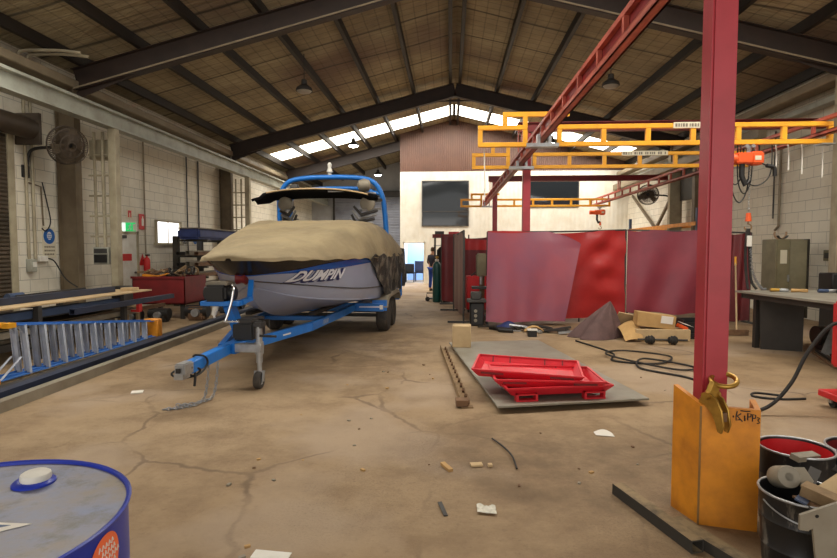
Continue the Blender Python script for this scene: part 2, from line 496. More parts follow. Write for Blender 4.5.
# crane runway beams along both walls, eave beams and gutters
g = G(); g.ibeam((-7.44, Y0, 4.44), (-7.44, 33, 4.44), .24, .36, .03, .02); g.box(-7.48, -7.40, Y0, 33, 4.62, 4.675)
struct('crane_beam', g, 'crane_grey')
for s in (-1, 1):
    xe = -8.12 if s < 0 else 7.9
    struct('eave_beam', G().box(xe-.2, xe+.2, Y0, 33, 5.02, 5.20).bevel(.02), 'eave_tan')
    struct('eave_beam', G().box(xe*1.022-.12, xe*1.022+.12, Y0, 33, 4.70, 4.84).bevel(.02), 'crane_grey')
struct('eave_beam', G().box(7.55, 7.75, 14, 33, 4.35, 4.62).bevel(.02), 'eave_tan')
# conduit following the first rafter on its lower flange
g = G(); g.tube([(x, 11.26, zr(x, 7.50)-.44) for x in (-7.95, -6, -4, -2, .1)], .018, 6); g.tube([(x, 11.26, zr(x, 7.50)-.44) for x in (.2, 2, 4, 6, 8.0)], .018, 6)
struct('trim_2', g, 'eave_tan')
# office partition across the back, brown cladding over it
PY = 26.0
g = G()
xs = [(-2.38, -2.2, 0), (-1.24, 8.25, 0), (-2.2, -1.24, 1.94)]
for a, b, z in xs: g.box(a, b, PY, PY+.15, z, 5.3)
g.box(-2.38, -2.26, PY+.15, 33, 0, 5.3)
struct('wall_back', g, 'partition_ribbed')
g = G(); g.poly([(-2.38, PY, 5.3), (8.25, PY, 5.3), (8.25, PY, zr(8.25)), (RX, PY, zr(RX)), (-2.38, PY, zr(-2.38))], (0, .15, 0))
g.box(-2.38, -2.26, PY+.15, 33, 5.3, zr(-2.3))
struct('partition_cladding', tag and g, 'brown_ribbed')
# recess behind the boat: far wall with roller door
struct('wall_recess', G().box(XL, -2.26, 33.1, 33.3, 0, zr(XL)+1.8), 'recess_wall')
m_corr('shutter_slats', (150, 154, 166), (126, 128, 138), 3.2, 'Z', .9)
m_corr('shutter_brown_slats', (84, 72, 58), (56, 48, 38), 4.0, 'Z', 1.0)
g = G()
for k in range(40): g.box(-7.0, -3.0, 33.0+.02*(k % 2), 33.06, .1+k*.117, .1+k*.117+.112)
d = struct('door_1', g, 'shutter_slats', False)
g = G(); g.box(-7.3, -2.7, 32.75, 33.08, 4.8, 5.15); g.box(-7.12, -7.0, 32.95, 33.1, 0, 4.8); g.box(-3.0, -2.88, 32.95, 33.1, 0, 4.8)
struct('door_frame', g, 'dark_grey')
# doorway in the partition: lit room beyond
g = G(); g.box(-2.26, -.4, 29.0, 29.1, 0, 3); g.box(-2.26, -.4, PY+.16, 29.0, 2.7, 2.75); g.box(-.45, -.4, PY+.16, 29.0, 0, 2.7)
mat('office_blue', (150, 180, 222), .7)
struct('wall_office', g, 'office_blue')
g = G()
for x0, x1 in ((-2.26, -2.19), (-1.26, -1.19)): g.box(x0, x1, PY-.03, PY+.18, 0, 1.98)
g.box(-2.26, -1.19, PY-.03, PY+.18, 1.92, 1.99); struct('door_frame', g, 'white_paint')
# office windows, dark glass
def win(n, x0, x1, z0, z1, mull=None, fr='dark_grey'):
    w = struct('window_%d' % n, G().box(x0, x1, PY-.02, PY-.005, z0, z1), 'office_glass')
    g = G(); t = .05
    g.box(x0-t, x1+t, PY-.04, PY, z1, z1+t); g.box(x0-t, x1+t, PY-.04, PY, z0-t, z0)
    g.box(x0-t, x0, PY-.04, PY, z0, z1); g.box(x1, x1+t, PY-.04, PY, z0, z1)
    if mull: g.box(x0, x1, PY-.035, PY, mull-.02, mull+.02)
    obj('window_frame', g, fr, w)
win(1, -1.3, .83, 2.77, 4.82, 3.42); win(2, 3.76, 5.95, 3.65, 4.9)
# left wall window (daylight outside) and side door
w = struct('window_3', G().box(XL+.005, XL+.02, 15.25, 16.55, 1.82, 2.42), 'window_day')
g = G()
for a in ((15.2, 15.25), (16.55, 16.66)): g.box(XL, XL+.07, a[0], a[1], 1.76, 2.47)
g.box(XL, XL+.07, 15.2, 16.6, 2.42, 2.47); g.box(XL, XL+.1, 15.15, 16.7, 1.74, 1.80); g.box(XL, XL+.04, 15.88, 15.91, 1.8, 2.42)
obj('window_frame', g, 'col_cream', w)
d = struct('door_2', G().box(XL+.01, XL+.05, 13.3, 14.2, .02, 2.02).bevel(.01), 'white')
obj('door_closer', G().box(XL+.05, XL+.12, 13.3, 13.65, 1.9, 1.98), 'dark_grey', d)
obj('handle', G().cyl((XL+.05, 14.1, 1.0), (XL+.12, 14.1, 1.0), .03).box(XL+.1, XL+.12, 13.98, 14.12, .98, 1.02), 'dark_grey', d)
g = G()
for y0, y1 in ((13.22, 13.3), (14.2, 14.28)): g.box(XL, XL+.07, y0, y1, 0, 2.1)
g.box(XL, XL+.07, 13.22, 14.28, 2.02, 2.1); struct('door_frame', g, 'col_cream')
# roller door on the left wall near the camera
g = G()
for k in range(32): g.box(XL+.03+.015*(k % 2), XL+.07, 6.4, 9.95, .02+k*.118, .02+k*.118+.113)
struct('door_3', g, 'shutter_brown_slats', False)
g = G(); g.cyl((XL+.3, 6.3, 3.95), (XL+.3, 10.3, 3.95), .2, n=20); g.box(XL, XL+.5, 10.25, 10.32, 3.65, 4.25); struct('door_frame', g, 'shutter_brown')
g = G(); g.box(XL, XL+.1, 9.95, 10.1, 0, 3.8); struct('door_frame', g, 'col_cream')
# conduit on the walls
def conduit(name, pts, r=.025, m='col_cream'): return struct(name, G().tube(pts, r, 6), m)
conduit('trim_3', [(XL+.04, 10.45, 1.3), (XL+.04, 10.45, 4.6)], .03)
conduit('trim_4', [(XL+.04, 10.62, 1.35), (XL+.04, 10.62, 4.6)], .03)
conduit('trim_5', [(XL+.04, 14.65, 4.6), (XL+.04, 14.65, 1.5)], .02, 'eave_tan')
conduit('trim_6', [(XL+.04, 17.1, 4.6), (XL+.04, 17.1, 1.4)], .02, 'dark_grey')
conduit('trim_7', [(XL+.04, 17.9, 4.6), (XL+.04, 17.9, 1.6)], .025, 'dark_grey')
conduit('trim_8', [(XR-.04, 14.2, 4.6), (XR-.04, 14.2, 2.2), (XR-.04, 14.35, 2.1)], .03, 'eave_tan')
conduit('trim_9', [(XR-.04, 14.45, 4.6), (XR-.04, 14.45, 2.4)], .02, 'dark_grey')
conduit('trim_10', [(XR-.04, 12.25, 4.6), (XR-.04, 12.25, 1.6)], .035, 'eave_tan')
conduit('trim_11', [(XR-.04, 12.05, 4.6), (XR-.04, 12.05, 1.6)], .035, 'olive')
# flexible conduits looping out of the gutter by the first rafter
for i, dy in enumerate((0, .22)):
    conduit('trim_%d' % (12+i), spline([(-8.1, 10.0+dy, 5.08), (-8.12, 10.0+dy, 5.28), (-8.06, 10.1+dy, 5.38), (-7.6, 10.35+dy, 5.46), (-7.2, 10.45+dy, 5.44)], 6), .03, 'col_cream')
# wall bracing at the far end of the wall behind the welding bay
g = G()
for a, b in (((8.1, 24.9, 4.0), (8.1, 22.2, 2.5)), ((8.1, 20.0, 4.0), (8.1, 22.0, 2.5))): g.bar(a, b, .09, .09)
struct('trim_14', g, 'col_brown')
g = G(); g.box(7.75, 8.0, 17.9, 18.1, 0, 4.6); struct('steel_column', g, 'col_brown')
struct('trim_15', G().box(7.95, 8.1, 18.1, 19.5, 3.3, 4.4), 'olive_dark')

# ------------------------------------------------------------------ high bay lamps
LAMPS_ON = [(-3.86, 21.8), (3.94, 21.8), (-4, 30.3)]
def high_bay(x, y, on, label):
    t = thing('high_bay_lamp', label, 'lamp', (x, y, 5.75), group=None)
    g = G(); g.lathe((x, y, 5.75), [(.02, .3), (.07, .29), (.08, .17), (.2, .08), (.22, 0), (.19, 0), (.17, .07), (.05, .12)], 20)
    obj('housing', g, 'dark_grey', t)
    obj('lens', G().lathe((x, y, 5.75), [(0, -.07), (.09, -.06), (.16, -.035), (.19, .0), (.185, .03), (0, .03)], 20), 'lamp_on' if on else 'lamp_off', t)
    obj('chain', G().tube([(x, y, 6.05), (x, y, zr(x)-.01)], .012, 5), 'dark_grey', t)
    return t
high_bay(-3.82, 14.3, 0, 'unlit high bay lamp hanging under the roof over the boat')
high_bay(4.05, 14.3, 0, 'unlit high bay lamp hanging beside the red crane runway')
high_bay(-3.86, 21.8, 1, 'lit high bay lamp under the roof above the blue boat tower, higher of two')
high_bay(3.94, 21.8, 1, 'lit high bay lamp glowing below the near yellow bridge girder')
high_bay(-4, 30.3, 1, 'lit high bay lamp in the far bay beside the brown cladding, lower of two')

# ------------------------------------------------------------------ red portal cranes
PX = 1.6
def red_post(x, y, w, label, z0=0, zo=0):
    t = thing('crane_post', label, 'post', (x, y, 0))
    obj('post', G().box(x-w/2, x+w/2, y-w/2, y+w/2, .016, 4.12+zo).bevel(.012, 2), 'red_post', t)
    q = max(w/2+.02, z0 and .09 or .2)
    g = G().box(x-q, x+q, y-q, y+q, 0, .016)
    obj('base_plate', g, 'red_beam', t)
    g = G().box(x-.13, x+.13, y-.13, y+.13, 4.12+zo, 4.135+zo); obj('cap_plate', g, 'red_beam', t)
    for sx in (-.15, .15):
        for sy in (-.15, .15):
            if not z0: obj('bolt', G().cyl((x+sx, y+sy, .016), (x+sx, y+sy, .05), .016, n=6), 'rust', t)
    return t
red_post(PX-.04, 3.33, .142, 'thick red steel crane post standing in the yellow guard box', .12)
red_post(1.725, 12.6, .17, 'red crane post standing behind the pink welding screen', 0, .12)
red_post(1.665, 20.6, .17, 'red crane post under the far cross beam before the white office wall')
def cross_beam(y, x0, x1, label, zo=0):
    t = thing('cross_beam', label, 'beam', (x0, y, 4.14))
    zq = 4.245 + zo
    g = G().ibeam((x0, y, zq), (x1, y, zq), .17, .2, .014, .012); obj('girder', g, 'red_beam', t)
    for x in (1.63-.0066*(y-3.45), 6.2):
        g = G()
        for s in (-.035, .035): g.box(x+s-.01, x+s+.01, y-.05, y+.05, 3.802, zq-.1)
        g.box(x-.05, x+.05, y-.08, y+.08, zq-.117, zq-.1); obj('hanger', g, 'red_rail', t)
    return t
cross_beam(12.6, 1.52, 8.2, 'dark red steel cross beam just above the near yellow bridge girder', .12)
cross_beam(20.6, 1.42, 8.2, 'dark red steel cross beam in front of the dark office window')
cross_beam(3.33, 1.42, 8.2, 'red steel cross beam on top of the thick red post')
def runway(x, y0, y1, label, face):
    t = thing('crane_runway', label, 'crane rail', (x, y0, 3.5))
    g = G(); g.box(x-.055, x+.055, y0, y1, 3.50, 3.515); g.box(x-.055, x-.035, y0, y1, 3.50, 3.57); g.box(x+.035, x+.055, y0, y1, 3.50, 3.57); g.box(x-.055, x+.055, y0, y1, 3.555, 3.57)
    obj('track', g, 'red_rail', t)
    obj('top_chord', G().box(x-.04, x+.04, y0, y1, 3.745, 3.80), 'red_rail', t)
    obj('web', G().box(x+.012, x+.02, y0, y1, 3.57, 3.745), 'red_beam', t) if face else None
    n = int((y1-y0)/.85)
    for i in range(n+1):
        y = y0 + .03 + i*(y1-y0-.06)/n
        obj('strut', G().box(x-.038, x+.01, y-.03, y+.03, 3.57, 3.745), 'red_rail', t)
    return t
rw = runway(1.63, 3.45, 24.5, 'long red lattice crane runway rising over the red posts', True); rw.rotation_euler = (0, 0, .0066)
runway(6.2, 2.0, 24.5, 'red lattice crane runway running along the block wall past the wall fan', False)

def bridge(y, z, x0, x1, h, label, banner=None):
    """yellow lattice bridge girder; its frame is split where the runway passes through"""
    t = thing('bridge_girder', label, 'crane girder', ((x0+x1)/2, y, z))
    c = .078; d = .07
    gx0, gx1 = 1.31, 1.81
    for a, b in ((x0, gx0), (gx1, x1)):
        obj('bottom_chord', G().box(a, b, y-d/2, y+d/2, z, z+c).bevel(.008), 'yellow', t)
        obj('top_chord', G().box(a, b, y-d/2, y+d/2, z+h-c, z+h).bevel(.008), 'yellow', t)
    ps = [x0+c/2, gx0-c/2, gx1+c/2]
    n = 6
    ps += [gx1+c/2+(x1-gx1-c)*i/n for i in range(1, n+1)]
    for p in ps: obj('strut', G().box(p-c/2, p+c/2, y-d/2+.002, y+d/2-.002, z+c, z+h-c), 'yellow', t)
    # raised frame carrying the girder over the runway
    g = G(); zt = z+h+.22
    g.box(x0+.42, gx1+.2, y-d/2, y+d/2, zt-c, zt); obj('arch_frame', g, 'yellow', t)
    for p in (x0+.42+c/2, gx0-c/2): obj('arch_post', G().box(p-c/2, p+c/2, y-d/2+.003, y+d/2-.003, z+h, zt-c), 'yellow', t)
    xr = 1.63-.0066*(y-3.45)
    g = G(); g.box(gx0-.02, gx1+.02, y-.09, y+.09, z-.01, z+.05); g.box(xr-.12, xr-.07, y-.06, y+.06, z+.05, 3.56); g.box(xr+.07, xr+.12, y-.06, y+.06, z+.05, 3.56)
    obj('trolley', g, 'galv', t)
    g = G()
    g.box(6.08, 6.30, y-.1, y+.1, z-.02, z)
    obj('end_carriage', g, 'galv', t)
    if banner:
        bx0, bx1 = banner
        s = obj('load_plate', G().box(bx0, bx1, y-d/2-.008, y-d/2-.001, z+h-.085, z+h+.012), 'sign_cream', t, label='white load plate lettered in grey')
        g = G(); xx = bx0+.03; r2 = random.Random(int(y*10))
        while xx < bx1-.05:
            w = r2.choice((.018, .026, .034)); hh = .055
            g.box(xx, xx+w, y-d/2-.0105, y-d/2-.0085, z+h-.065, z+h-.065+hh)
            xx += w + r2.choice((.014, .014, .03, .06))
        obj('lettering', g, 'sign_grey', s)
    return t
bridge(9.5, 3.355, .47, 6.30, .365, 'nearest of the three yellow lattice bridge girders, orange hoist hanging from it', (3.72, 4.5))
bridge(12.25, 3.385, .48, 6.42, .35, 'middle yellow lattice bridge girder, white plate showing beside the red post', (3.72, 4.7))
bridge(22.6, 3.355, .42, 6.47, .34, 'far yellow lattice bridge girder crossing in front of the white office wall')

# ------------------------------------------------------------------ hoists
def hoist(x, y, z, label, hook_z, sc=1.0):
    t = thing('chain_hoist', label, 'hoist', (x, y, z))
    b = G().box(x-.22*sc, x+.06*sc, y-.09, y+.09, z-.32*sc, z-.14*sc).bevel(.02, 2)
    b.cyl((x-.40*sc, y, z-.23*sc), (x-.2*sc, y, z-.23*sc), .085*sc, n=16)
    obj('body', b, 'orange', t)
    obj('control_cover', G().box(x+.0*sc, x+.21*sc, y-.11, y+.11, z-.34*sc, z-.12*sc).bevel(.03, 3), 'orange', t)
    obj('name_plate', G().box(x+.05*sc, x+.15*sc, y-.114, y-.109, z-.27*sc, z-.2*sc), 'sign_cream', t, label='pale plate on the hoist')
    g = G()
    for s in (-.05, .05): g.cyl((x+s, y-.06, z-.03), (x+s, y+.06, z-.03), .03, n=12)
    g.box(x-.03, x+.03, y-.015, y+.015, z-.16*sc, z-.02); obj('trolley', g, 'galv', t)
    g = G().tube([(x-.1*sc, y, z-.32*sc), (x-.1*sc, y, z-.52*sc), (x-.04*sc, y, z-.66*sc), (x+.02*sc, y, z-.6*sc)], .045*sc, 8)
    obj('chain_bag', g, 'black', t)
    g = G(); zz = z-.33*sc; i = 0
    while zz > hook_z+.14:
        g.torus((x+.03, y, zz), (1, 0, 0) if i % 2 else (0, 1, 0), .014, .004, 8, 4); zz -= .045; i += 1
    obj('load_chain', g, 'chain', t)
    hb = obj('hook_block', G().cyl((x+.03, y, hook_z), (x+.03, y, hook_z+.14), .05, .035, 12), 'orange', t)
    hk = G().tube([(x+.03, y, hook_z)]+arc_pts((x+.03, y, hook_z-.1), (1, 0, 0), (0, 0, 1), .055, R(90), R(-190), 14), .013, 8)
    obj('hook', hk, 'rust_tan', hb)
    return t
hoist(4.97, 9.5, 3.355, 'orange electric chain hoist under the near yellow girder beside the red post', 2.08)
hoist(6.05, 22.6, 3.355, 'small red chain hoist under the far yellow girder', 2.6)
# pendant control cables looping beside the hoist
g = G()
for i, (x0, x1, dz) in enumerate(((4.72, 5.02, .9), (4.82, 5.07, .75), (4.87, 5.38, .62), (4.67, 4.92, .6))):
    g.tube(spline([(x0, 9.56, 3.4), (x0+.02, 9.56, 3.3-dz*.7), ((x0+x1)/2, 9.56, 3.3-dz), (x1-.02, 9.56, 3.3-dz*.7), (x1, 9.56, 3.38)], 8), .011, 5)
one('control_cable', g, 'black', 'thin black control cables looping below the orange hoist', 'cable')
g = G().tube(spline([(5.17, 9.56, 3.36), (5.19, 9.56, 3.1), (5.3, 9.56, 3.02), (5.42, 9.56, 2.98), (5.44, 9.56, 2.84)], 8), [.012]*16+[.035]*17, 8)
one('pendant_control', g, 'black', 'black pendant control hanging right beside the orange hoist', 'control')
for i, x in enumerate((5.3, 5.5, 5.72, 6.05)):
    one('cable_tie', G().tube(spline([(x, 9.6, 3.42), (x+.05, 9.6, 3.42), (x+.16, 9.6, 3.36), (x+.18, 9.6, 3.0-.06*i)], 6), .012, 5), 'white',
        'thin white cable hanging down from the near yellow girder', 'cable', 'white cables on the near girder')
one('pull_cable', G().tube([(.58, 9.56, 3.42), (.6, 9.56, 2.7), (.59, 9.56, 2.45)], .01, 5), 'white', 'white pull cable hanging from the free end of the near yellow girder', 'cable')
# black sling and tag on the hook
g = G()
for s in (-.035, .035):
    g.tube(spline([(5.00+s*.4, 9.5, 1.96), (5.00+s, 9.49, 1.5), (5.02+s, 9.46, 1.1), (5.05+s*2, 9.4, .945)], 6), .022, 8)
one('lifting_sling', g, 'black_rubber', 'black lifting sling hanging from the orange hoist hook', 'sling')
one('lifting_tag', G().box(4.96, 5.04, 9.44, 9.45, 1.66, 1.84), 'white', 'small white tag on the hanging black sling', 'tag')
g = G(); pts = spline([(5.04, 9.47, 1.6), (5.08, 9.45, 1.2), (5.20, 9.4, .96), (5.25, 9.38, .95)], 14)
for i, p in enumerate(pts): g.torus(p, (1, 0, .3) if i % 2 else (0, 1, .3), .02, .005, 8, 4)
one('sling_chain', g, 'chain', 'steel chain trailing beside the black sling onto the workbench', 'chain')

# ------------------------------------------------------------------ yellow guard around the near post
gp = [(1.33, 3.56), (1.385, 3.42), (1.45, 3.19), (1.745, 3.12), (1.80, 3.28)]
t = thing('post_guard', 'yellow folded steel guard box around the foot of the red post', 'guard', (1.55, 3.3, 0))
def wall_strip(pts, z0, ztop, th):
    g = G(); n = len(pts); P = [Vector((p[0], p[1], 0)) for p in pts]; N = []
    for i in range(n):
        d = (P[min(i+1, n-1)] - P[max(i-1, 0)]).normalized(); N.append(Vector((-d.y, d.x, 0)))
    out = [[p + Vector((0, 0, z0)) for p in P], [p + Vector((0, 0, z)) for p, z in zip(P, ztop)]]
    inn = [[p + q*th + Vector((0, 0, z0)) for p, q in zip(P, N)], [p + q*th + Vector((0, 0, z)) for p, q, z in zip(P, N, ztop)]]
    g.strip(out[0], out[1]); g.strip(inn[0], inn[1]); g.strip(out[1], inn[1]); g.strip(out[0], inn[0])
    for k in (0, n-1): g.bm.faces.new([g._v(v) for v in (out[0][k], out[1][k], inn[1][k], inn[0][k])])
    bmesh.ops.remove_doubles(g.bm, verts=g.bm.verts, dist=.0005)
    return g
obj('left_plate', wall_strip([gp[1], gp[2]], 0, (.77, .705), .03), 'guard_yellow', t, angle=20)
obj('front_plate', wall_strip([gp[2], gp[3]], 0, (.705, .70), .03), 'guard_yellow', t, angle=20)
obj('side_plate', wall_strip([gp[3], gp[4]], 0, (.70, .72), .03), 'guard_yellow', t, angle=20)
obj('weld_seam', G().cyl((1.448, 3.188, .0), (1.448, 3.188, .70), .006, n=6), 'guard_edge', t)
# black marker writing on the upper corner of the front plate
fd = Vector((gp[3][0]-gp[2][0], gp[3][1]-gp[2][1], 0)).normalized(); fn = Vector((fd.y, -fd.x, 0))
def fp(u, z): return Vector((gp[2][0], gp[2][1], 0)) + fd*u + fn*.002 + Vector((0, 0, z))
g = G()
for st in (((.185, .688), (.18, .66), (.18, .635), (.2, .64)), ((.205, .675), (.185, .66), (.212, .63)), ((.222, .665), (.224, .635)),
           ((.238, .64), (.238, .68), (.255, .675), (.252, .66), (.238, .658)), ((.262, .635), (.262, .675), (.277, .672), (.277, .655), (.262, .652)),
           ((.20, .692), (.23, .69), (.25, .692)), ((.285, .66), (.298, .655), (.288, .645), (.298, .63), (.284, .625)), ((.165, .66), (.166, .65))):
    g.tube([fp(*p) for p in st], .0035, 5)
obj('marker_writing', g, 'black', t, label='black marker scrawl')
# brass coloured lifting clamp hooked over the guard
t = thing('plate_clamp', 'gold coloured lifting clamp hooked over the yellow guard by the red post', 'clamp', (1.52, 3.15, .6))
o = Vector((1.515, 3.15, .60)); ax = Vector((.42, -.90, 0)).normalized()
sd = Vector((.92, .42, 0)).normalized()
for k, s in enumerate((-.026, .026)):
    prof = []
    for a in range(0, 181, 12): prof.append((-.055+.012*math.cos(R(a))*0 + .055*math.cos(R(a)), .09 + .055*math.sin(R(a))))
    prof = [(.07, .02), (.055, .10), (.02, .16), (-.03, .185), (-.075, .17), (-.10, .12), (-.085, .09), (-.045, .095), (-.01, .07), (.015, .02), (.03, -.025), (.055, -.03)]
    pts = [o + ax*0 + sd*s + Vector((0, 0, v)) + Vector((.90, -.42, 0)).normalized()*0 + ax*u for u, v in prof]
    # cheek lies in the plane spanned by ax and z
    obj('cheek', G().poly(pts, sd*.012).bevel(.003), 'gold', t)
obj('jaw', G().bar(o+ax*.03+sd*-.02+Vector((0, 0, .06)), o+ax*.03+sd*.03+Vector((0, 0, .06)), .04, .05), 'rust', t)
pv = o + ax*-.04 + Vector((0, 0, .165))
obj('pivot_pin', G().cyl(pv - sd*.05, pv + sd*.06, .022, n=14), 'gold', t)
lk = pv + Vector((.012, 0, .06))
obj('link', G().bar(pv, lk + sd*.02 + Vector((0, 0, .01)), .035, .05), 'gold', t)
obj('ring', G().torus(lk + sd*.085 + Vector((0, 0, .022)), (-.15, -.35, .93), .066, .0145, 28, 10), 'gold', t)

# ------------------------------------------------------------------ blue drum by the camera
DX, DY, DH, DR = -1.12, 1.10, 1.0, .376
t = thing('steel_drum', 'blue steel oil drum standing in the near corner with an orange sticker', 'drum', (DX, DY, 0))
obj('shell', G().lathe((DX, DY, 0), [(DR-.012, 0), (DR, .006), (DR, .012), (DR-.006, .02), (DR-.006, .32), (DR+.004, .335), (DR+.004, .355), (DR-.006, .37), (DR-.006, .64), (DR+.004, .655), (DR+.004, .675), (DR-.006, .69), (DR-.006, DH-.012), (DR, DH-.01), (DR+.002, DH-.003), (DR-.003, DH), (DR-.009, DH-.003), (DR-.010, DH-.012)], 64), 'drum_blue', t)
obj('lid', G().lathe((DX, DY, 0), [(DR-.0095, DH-.03), (DR-.0095, DH-.0105), (DR-.05, DH-.009), (0, DH-.008)], 64), 'drum_lid', t)
bx, by = -1.085, 1.335
g = obj('bung_flange', G().lathe((bx, by, DH-.012), [(.05, 0), (.05, .008), (.042, .014), (.03, .014)], 20), 'drum_blue', t)
obj('bung_cap', G().lathe((bx+.006, by, DH+.001), [(.034, 0), (.036, .006), (.034, .017), (.028, .021), (0, .022)], 20), 'white', g, label='white plastic bung cap')
def on_drum(a, z, e=.0015): return Vector((DX+(DR-.006+e)*math.cos(a), DY+(DR-.006+e)*math.sin(a), z))
a0 = R(3); st = G()
st.sheet(lambda u, v: on_drum(a0 + (v*.055*math.cos(u*2*math.pi))/DR, DH-.075 + v*.055*math.sin(u*2*math.pi)), 40, 6)
bmesh.ops.remove_doubles(st.bm, verts=st.bm.verts, dist=1e-5)
s = obj('sticker', st, 'sticker', t, label='round orange sticker')
g = G(); r2 = random.Random(3)
for row in range(4):
    zz = DH-.045 - row*.015; aa = -.028 + .01*row
    for k in range(5 if row < 3 else 3):
        w = .006 + .004*r2.random()
        g.tube([on_drum(a0+(aa)/DR, zz-.006, .0024), on_drum(a0+(aa+w*.5)/DR, zz+.006, .0024), on_drum(a0+(aa+w)/DR, zz-.003, .0024)], .0012, 4); aa += w+.004
obj('sticker_print', g, 'paper', s)
g = G(); c0 = Vector((-1.0, 1.10, DH-.0075))
q = [(-.09, .03), (.075, .028), (-.02, -.05), (-.13, -.05)]
obj('label_sheet', G().poly([c0+Vector((a, b, 0)) for a, b in q], (0, 0, .001)), 'paper', t, label='white paper label on the lid')
q = [(-.075, .02), (.035, .018), (-.015, -.014), (-.09, -.02)]
obj('label_print', G().poly([c0+Vector((a, b, .0011)) for a, b in q], (0, 0, .0004)), 'steel_blue', t)

# ------------------------------------------------------------------ boat trailer and boat (local axes: y runs aft from the coupling)
BL = (-2.60, 5.2, 0); BZ = -.032
tr = thing('boat_trailer', 'blue tandem axle boat trailer with the jockey wheel down', 'trailer', BL, BZ)
def tp(name, g, m, parent=None, **k): return obj(name, g, m, parent or tr, local=True, **k)
tp('drawbar', G().bar((0, .02, .43), (0, 1.25, .47), .1, .12).bevel(.008), 'trailer_blue')
for s in (-1, 1):
    g = G(); P = [(s*.06, .9, .46), (s*.52, 2.5, .50), (s*.62, 4.0, .52), (s*.66, 7.4, .52)]
    for a, b in zip(P, P[1:]): g.bar(a, b, .075, .12)
    tp('chassis_rail', g.bevel(.006), 'trailer_blue')
# white rail lettering and stripes on the rail that faces the camera
a, b = Vector((.52, 2.5, .50)), Vector((.62, 4.0, .52)); d = (b-a).normalized(); nn = Vector((d.y, -d.x, 0)).normalized()
r0 = a + nn*.039
g = text_g('//IIVIIR', lambda c: r0 + d*(.42+c.x) + Vector((0, 0, -.035+c.y)), size=.1, shear=.35)
tp('rail_lettering', g, 'white')
a2, b2 = Vector((.06, .9, .46)), Vector((.52, 2.5, .50)); d2 = (b2-a2).normalized(); n2 = Vector((d2.y, -d2.x, 0)).normalized()
tp('reflector_stripe', G().bar(a2+d2*.95+n2*.04, a2+d2*1.12+n2*.04, .004, .02), 'white')
for y in (3.6, 5.0, 6.9):
    w = 1.2 if y == 5.0 else .6
    tp('cross_member', G().box(-w, w, y-.05, y+.05, .45, .60 if w > 1 else .52).bevel(.006), 'trailer_blue')
tp('reflector_stripe', G().box(.74, 1.14, 4.945, 4.949, .52, .545), 'silver_text')
tp('side_marker', G().box(1.13, 1.19, 4.94, 4.95, .49, .57), 'white')
for s in (-1, 1):
    tp('bunk', G().bar((s*.48, 2.7, .66), (s*.5, 7.2, .63), .1, .05).bevel(.01), 'black_rubber')
    for y in (5.55, 6.33):
        c = (s*1.11, y, .31)
        w = tp('tyre', G().lathe((s*1.0, y, .31), [(.20, 0), (.28, .0), (.305, .03), (.31, .06), (.31, .16), (.305, .19), (.28, .22), (.20, .22)], 32, (s, 0, 0)), 'tyre')
        g = G().lathe((s*1.0, y, .31), [(.2, .02), (.2, .2), (.185, .215), (.17, .18), (.1, .16), (.06, .18), (.05, .2), (0, .2)], 32, (s, 0, 0))
        tp('rim', g, 'galv', w)
        for k in range(5):
            aa = k*2*math.pi/5
            tp('rim_spoke', G().bar((s*1.19, y+.05*math.cos(aa), .31+.05*math.sin(aa)), (s*1.195, y+.18*math.cos(aa), .31+.18*math.sin(aa)), .05, .03, (1, 0, 0)), 'galv', w)
    # tandem mudguard: one skin over both wheels
    prof = [(4.98, .52), (5.05, .66), (5.2, .73), (5.5, .755), (6.4, .755), (6.7, .73), (6.85, .66), (6.92, .52)]
    g = G(); g.strip([(s*.96, y, z) for y, z in prof], [(s*1.27, y, z) for y, z in prof])
    g.strip([(s*1.27, y, z) for y, z in prof], [(s*1.275, y, z-.06 if 5 < y < 6.9 else z) for y, z in prof])
    g.bm.normal_update(); bmesh.ops.solidify(g.bm, geom=g.bm.faces[:], thickness=.012)
    tp('mudguard', g, 'steel_light')
    tp('axle_step', G().box(s*.98, s*1.26, 4.98, 5.0, .46, .66) if s > 0 else G().box(s*1.26, s*.98, 4.98, 5.0, .46, .66), 'trailer_blue')
    g = G().tube([(s*.66, 7.25, .5), (s*1.2, 7.25, .5), (s*1.24, 7.25, .58), (s*1.24, 7.25, 1.22)], .035, 10)
    p = tp('guide_pole', g, 'trailer_blue')
    tp('guide_cap', G().lathe((s*1.24, 7.25, 1.22), [(.05, 0), (.05, .12), (.03, .15), (0, .155)], 14), 'yellow', p, label='yellow guide cap')
for y in (5.55, 6.33): tp('axle', G().cyl((-1.0, y, .31), (1.0, y, .31), .035), 'dark_grey')
# coupling
g = G().box(-.052, .052, -.14, .05, .375, .50).bevel(.012, 2); g.box(-.045, .045, -.16, -.02, .35, .40)
cp = tp('coupling', g, 'galv')
tp('socket_mouth', G().box(-.022, .022, -.168, -.155, .415, .46), 'black', cp)
tp('coupling_bolt', G().cyl((-.06, .0, .44), (.06, .0, .44), .012, n=8), 'chrome', cp)
# breakaway cable wrapped on the drawbar
g = G().tube(spline([(-.06, .25, .5), (0, .2, .525), (.065, .25, .5), (.075, .28, .42), (.05, .15, .34), (-.06, .0, .33), (-.13, -.05, .38), (-.1, .06, .40), (.0, .12, .33), (.06, .16, .38), (.03, .1, .42)], 8), .011, 6)
g.tube(spline([(.02, .12, .40), (.035, .1, .33), (.03, .09, .23)], 5), .013, 6)
tp('trailer_cable', g, 'black')
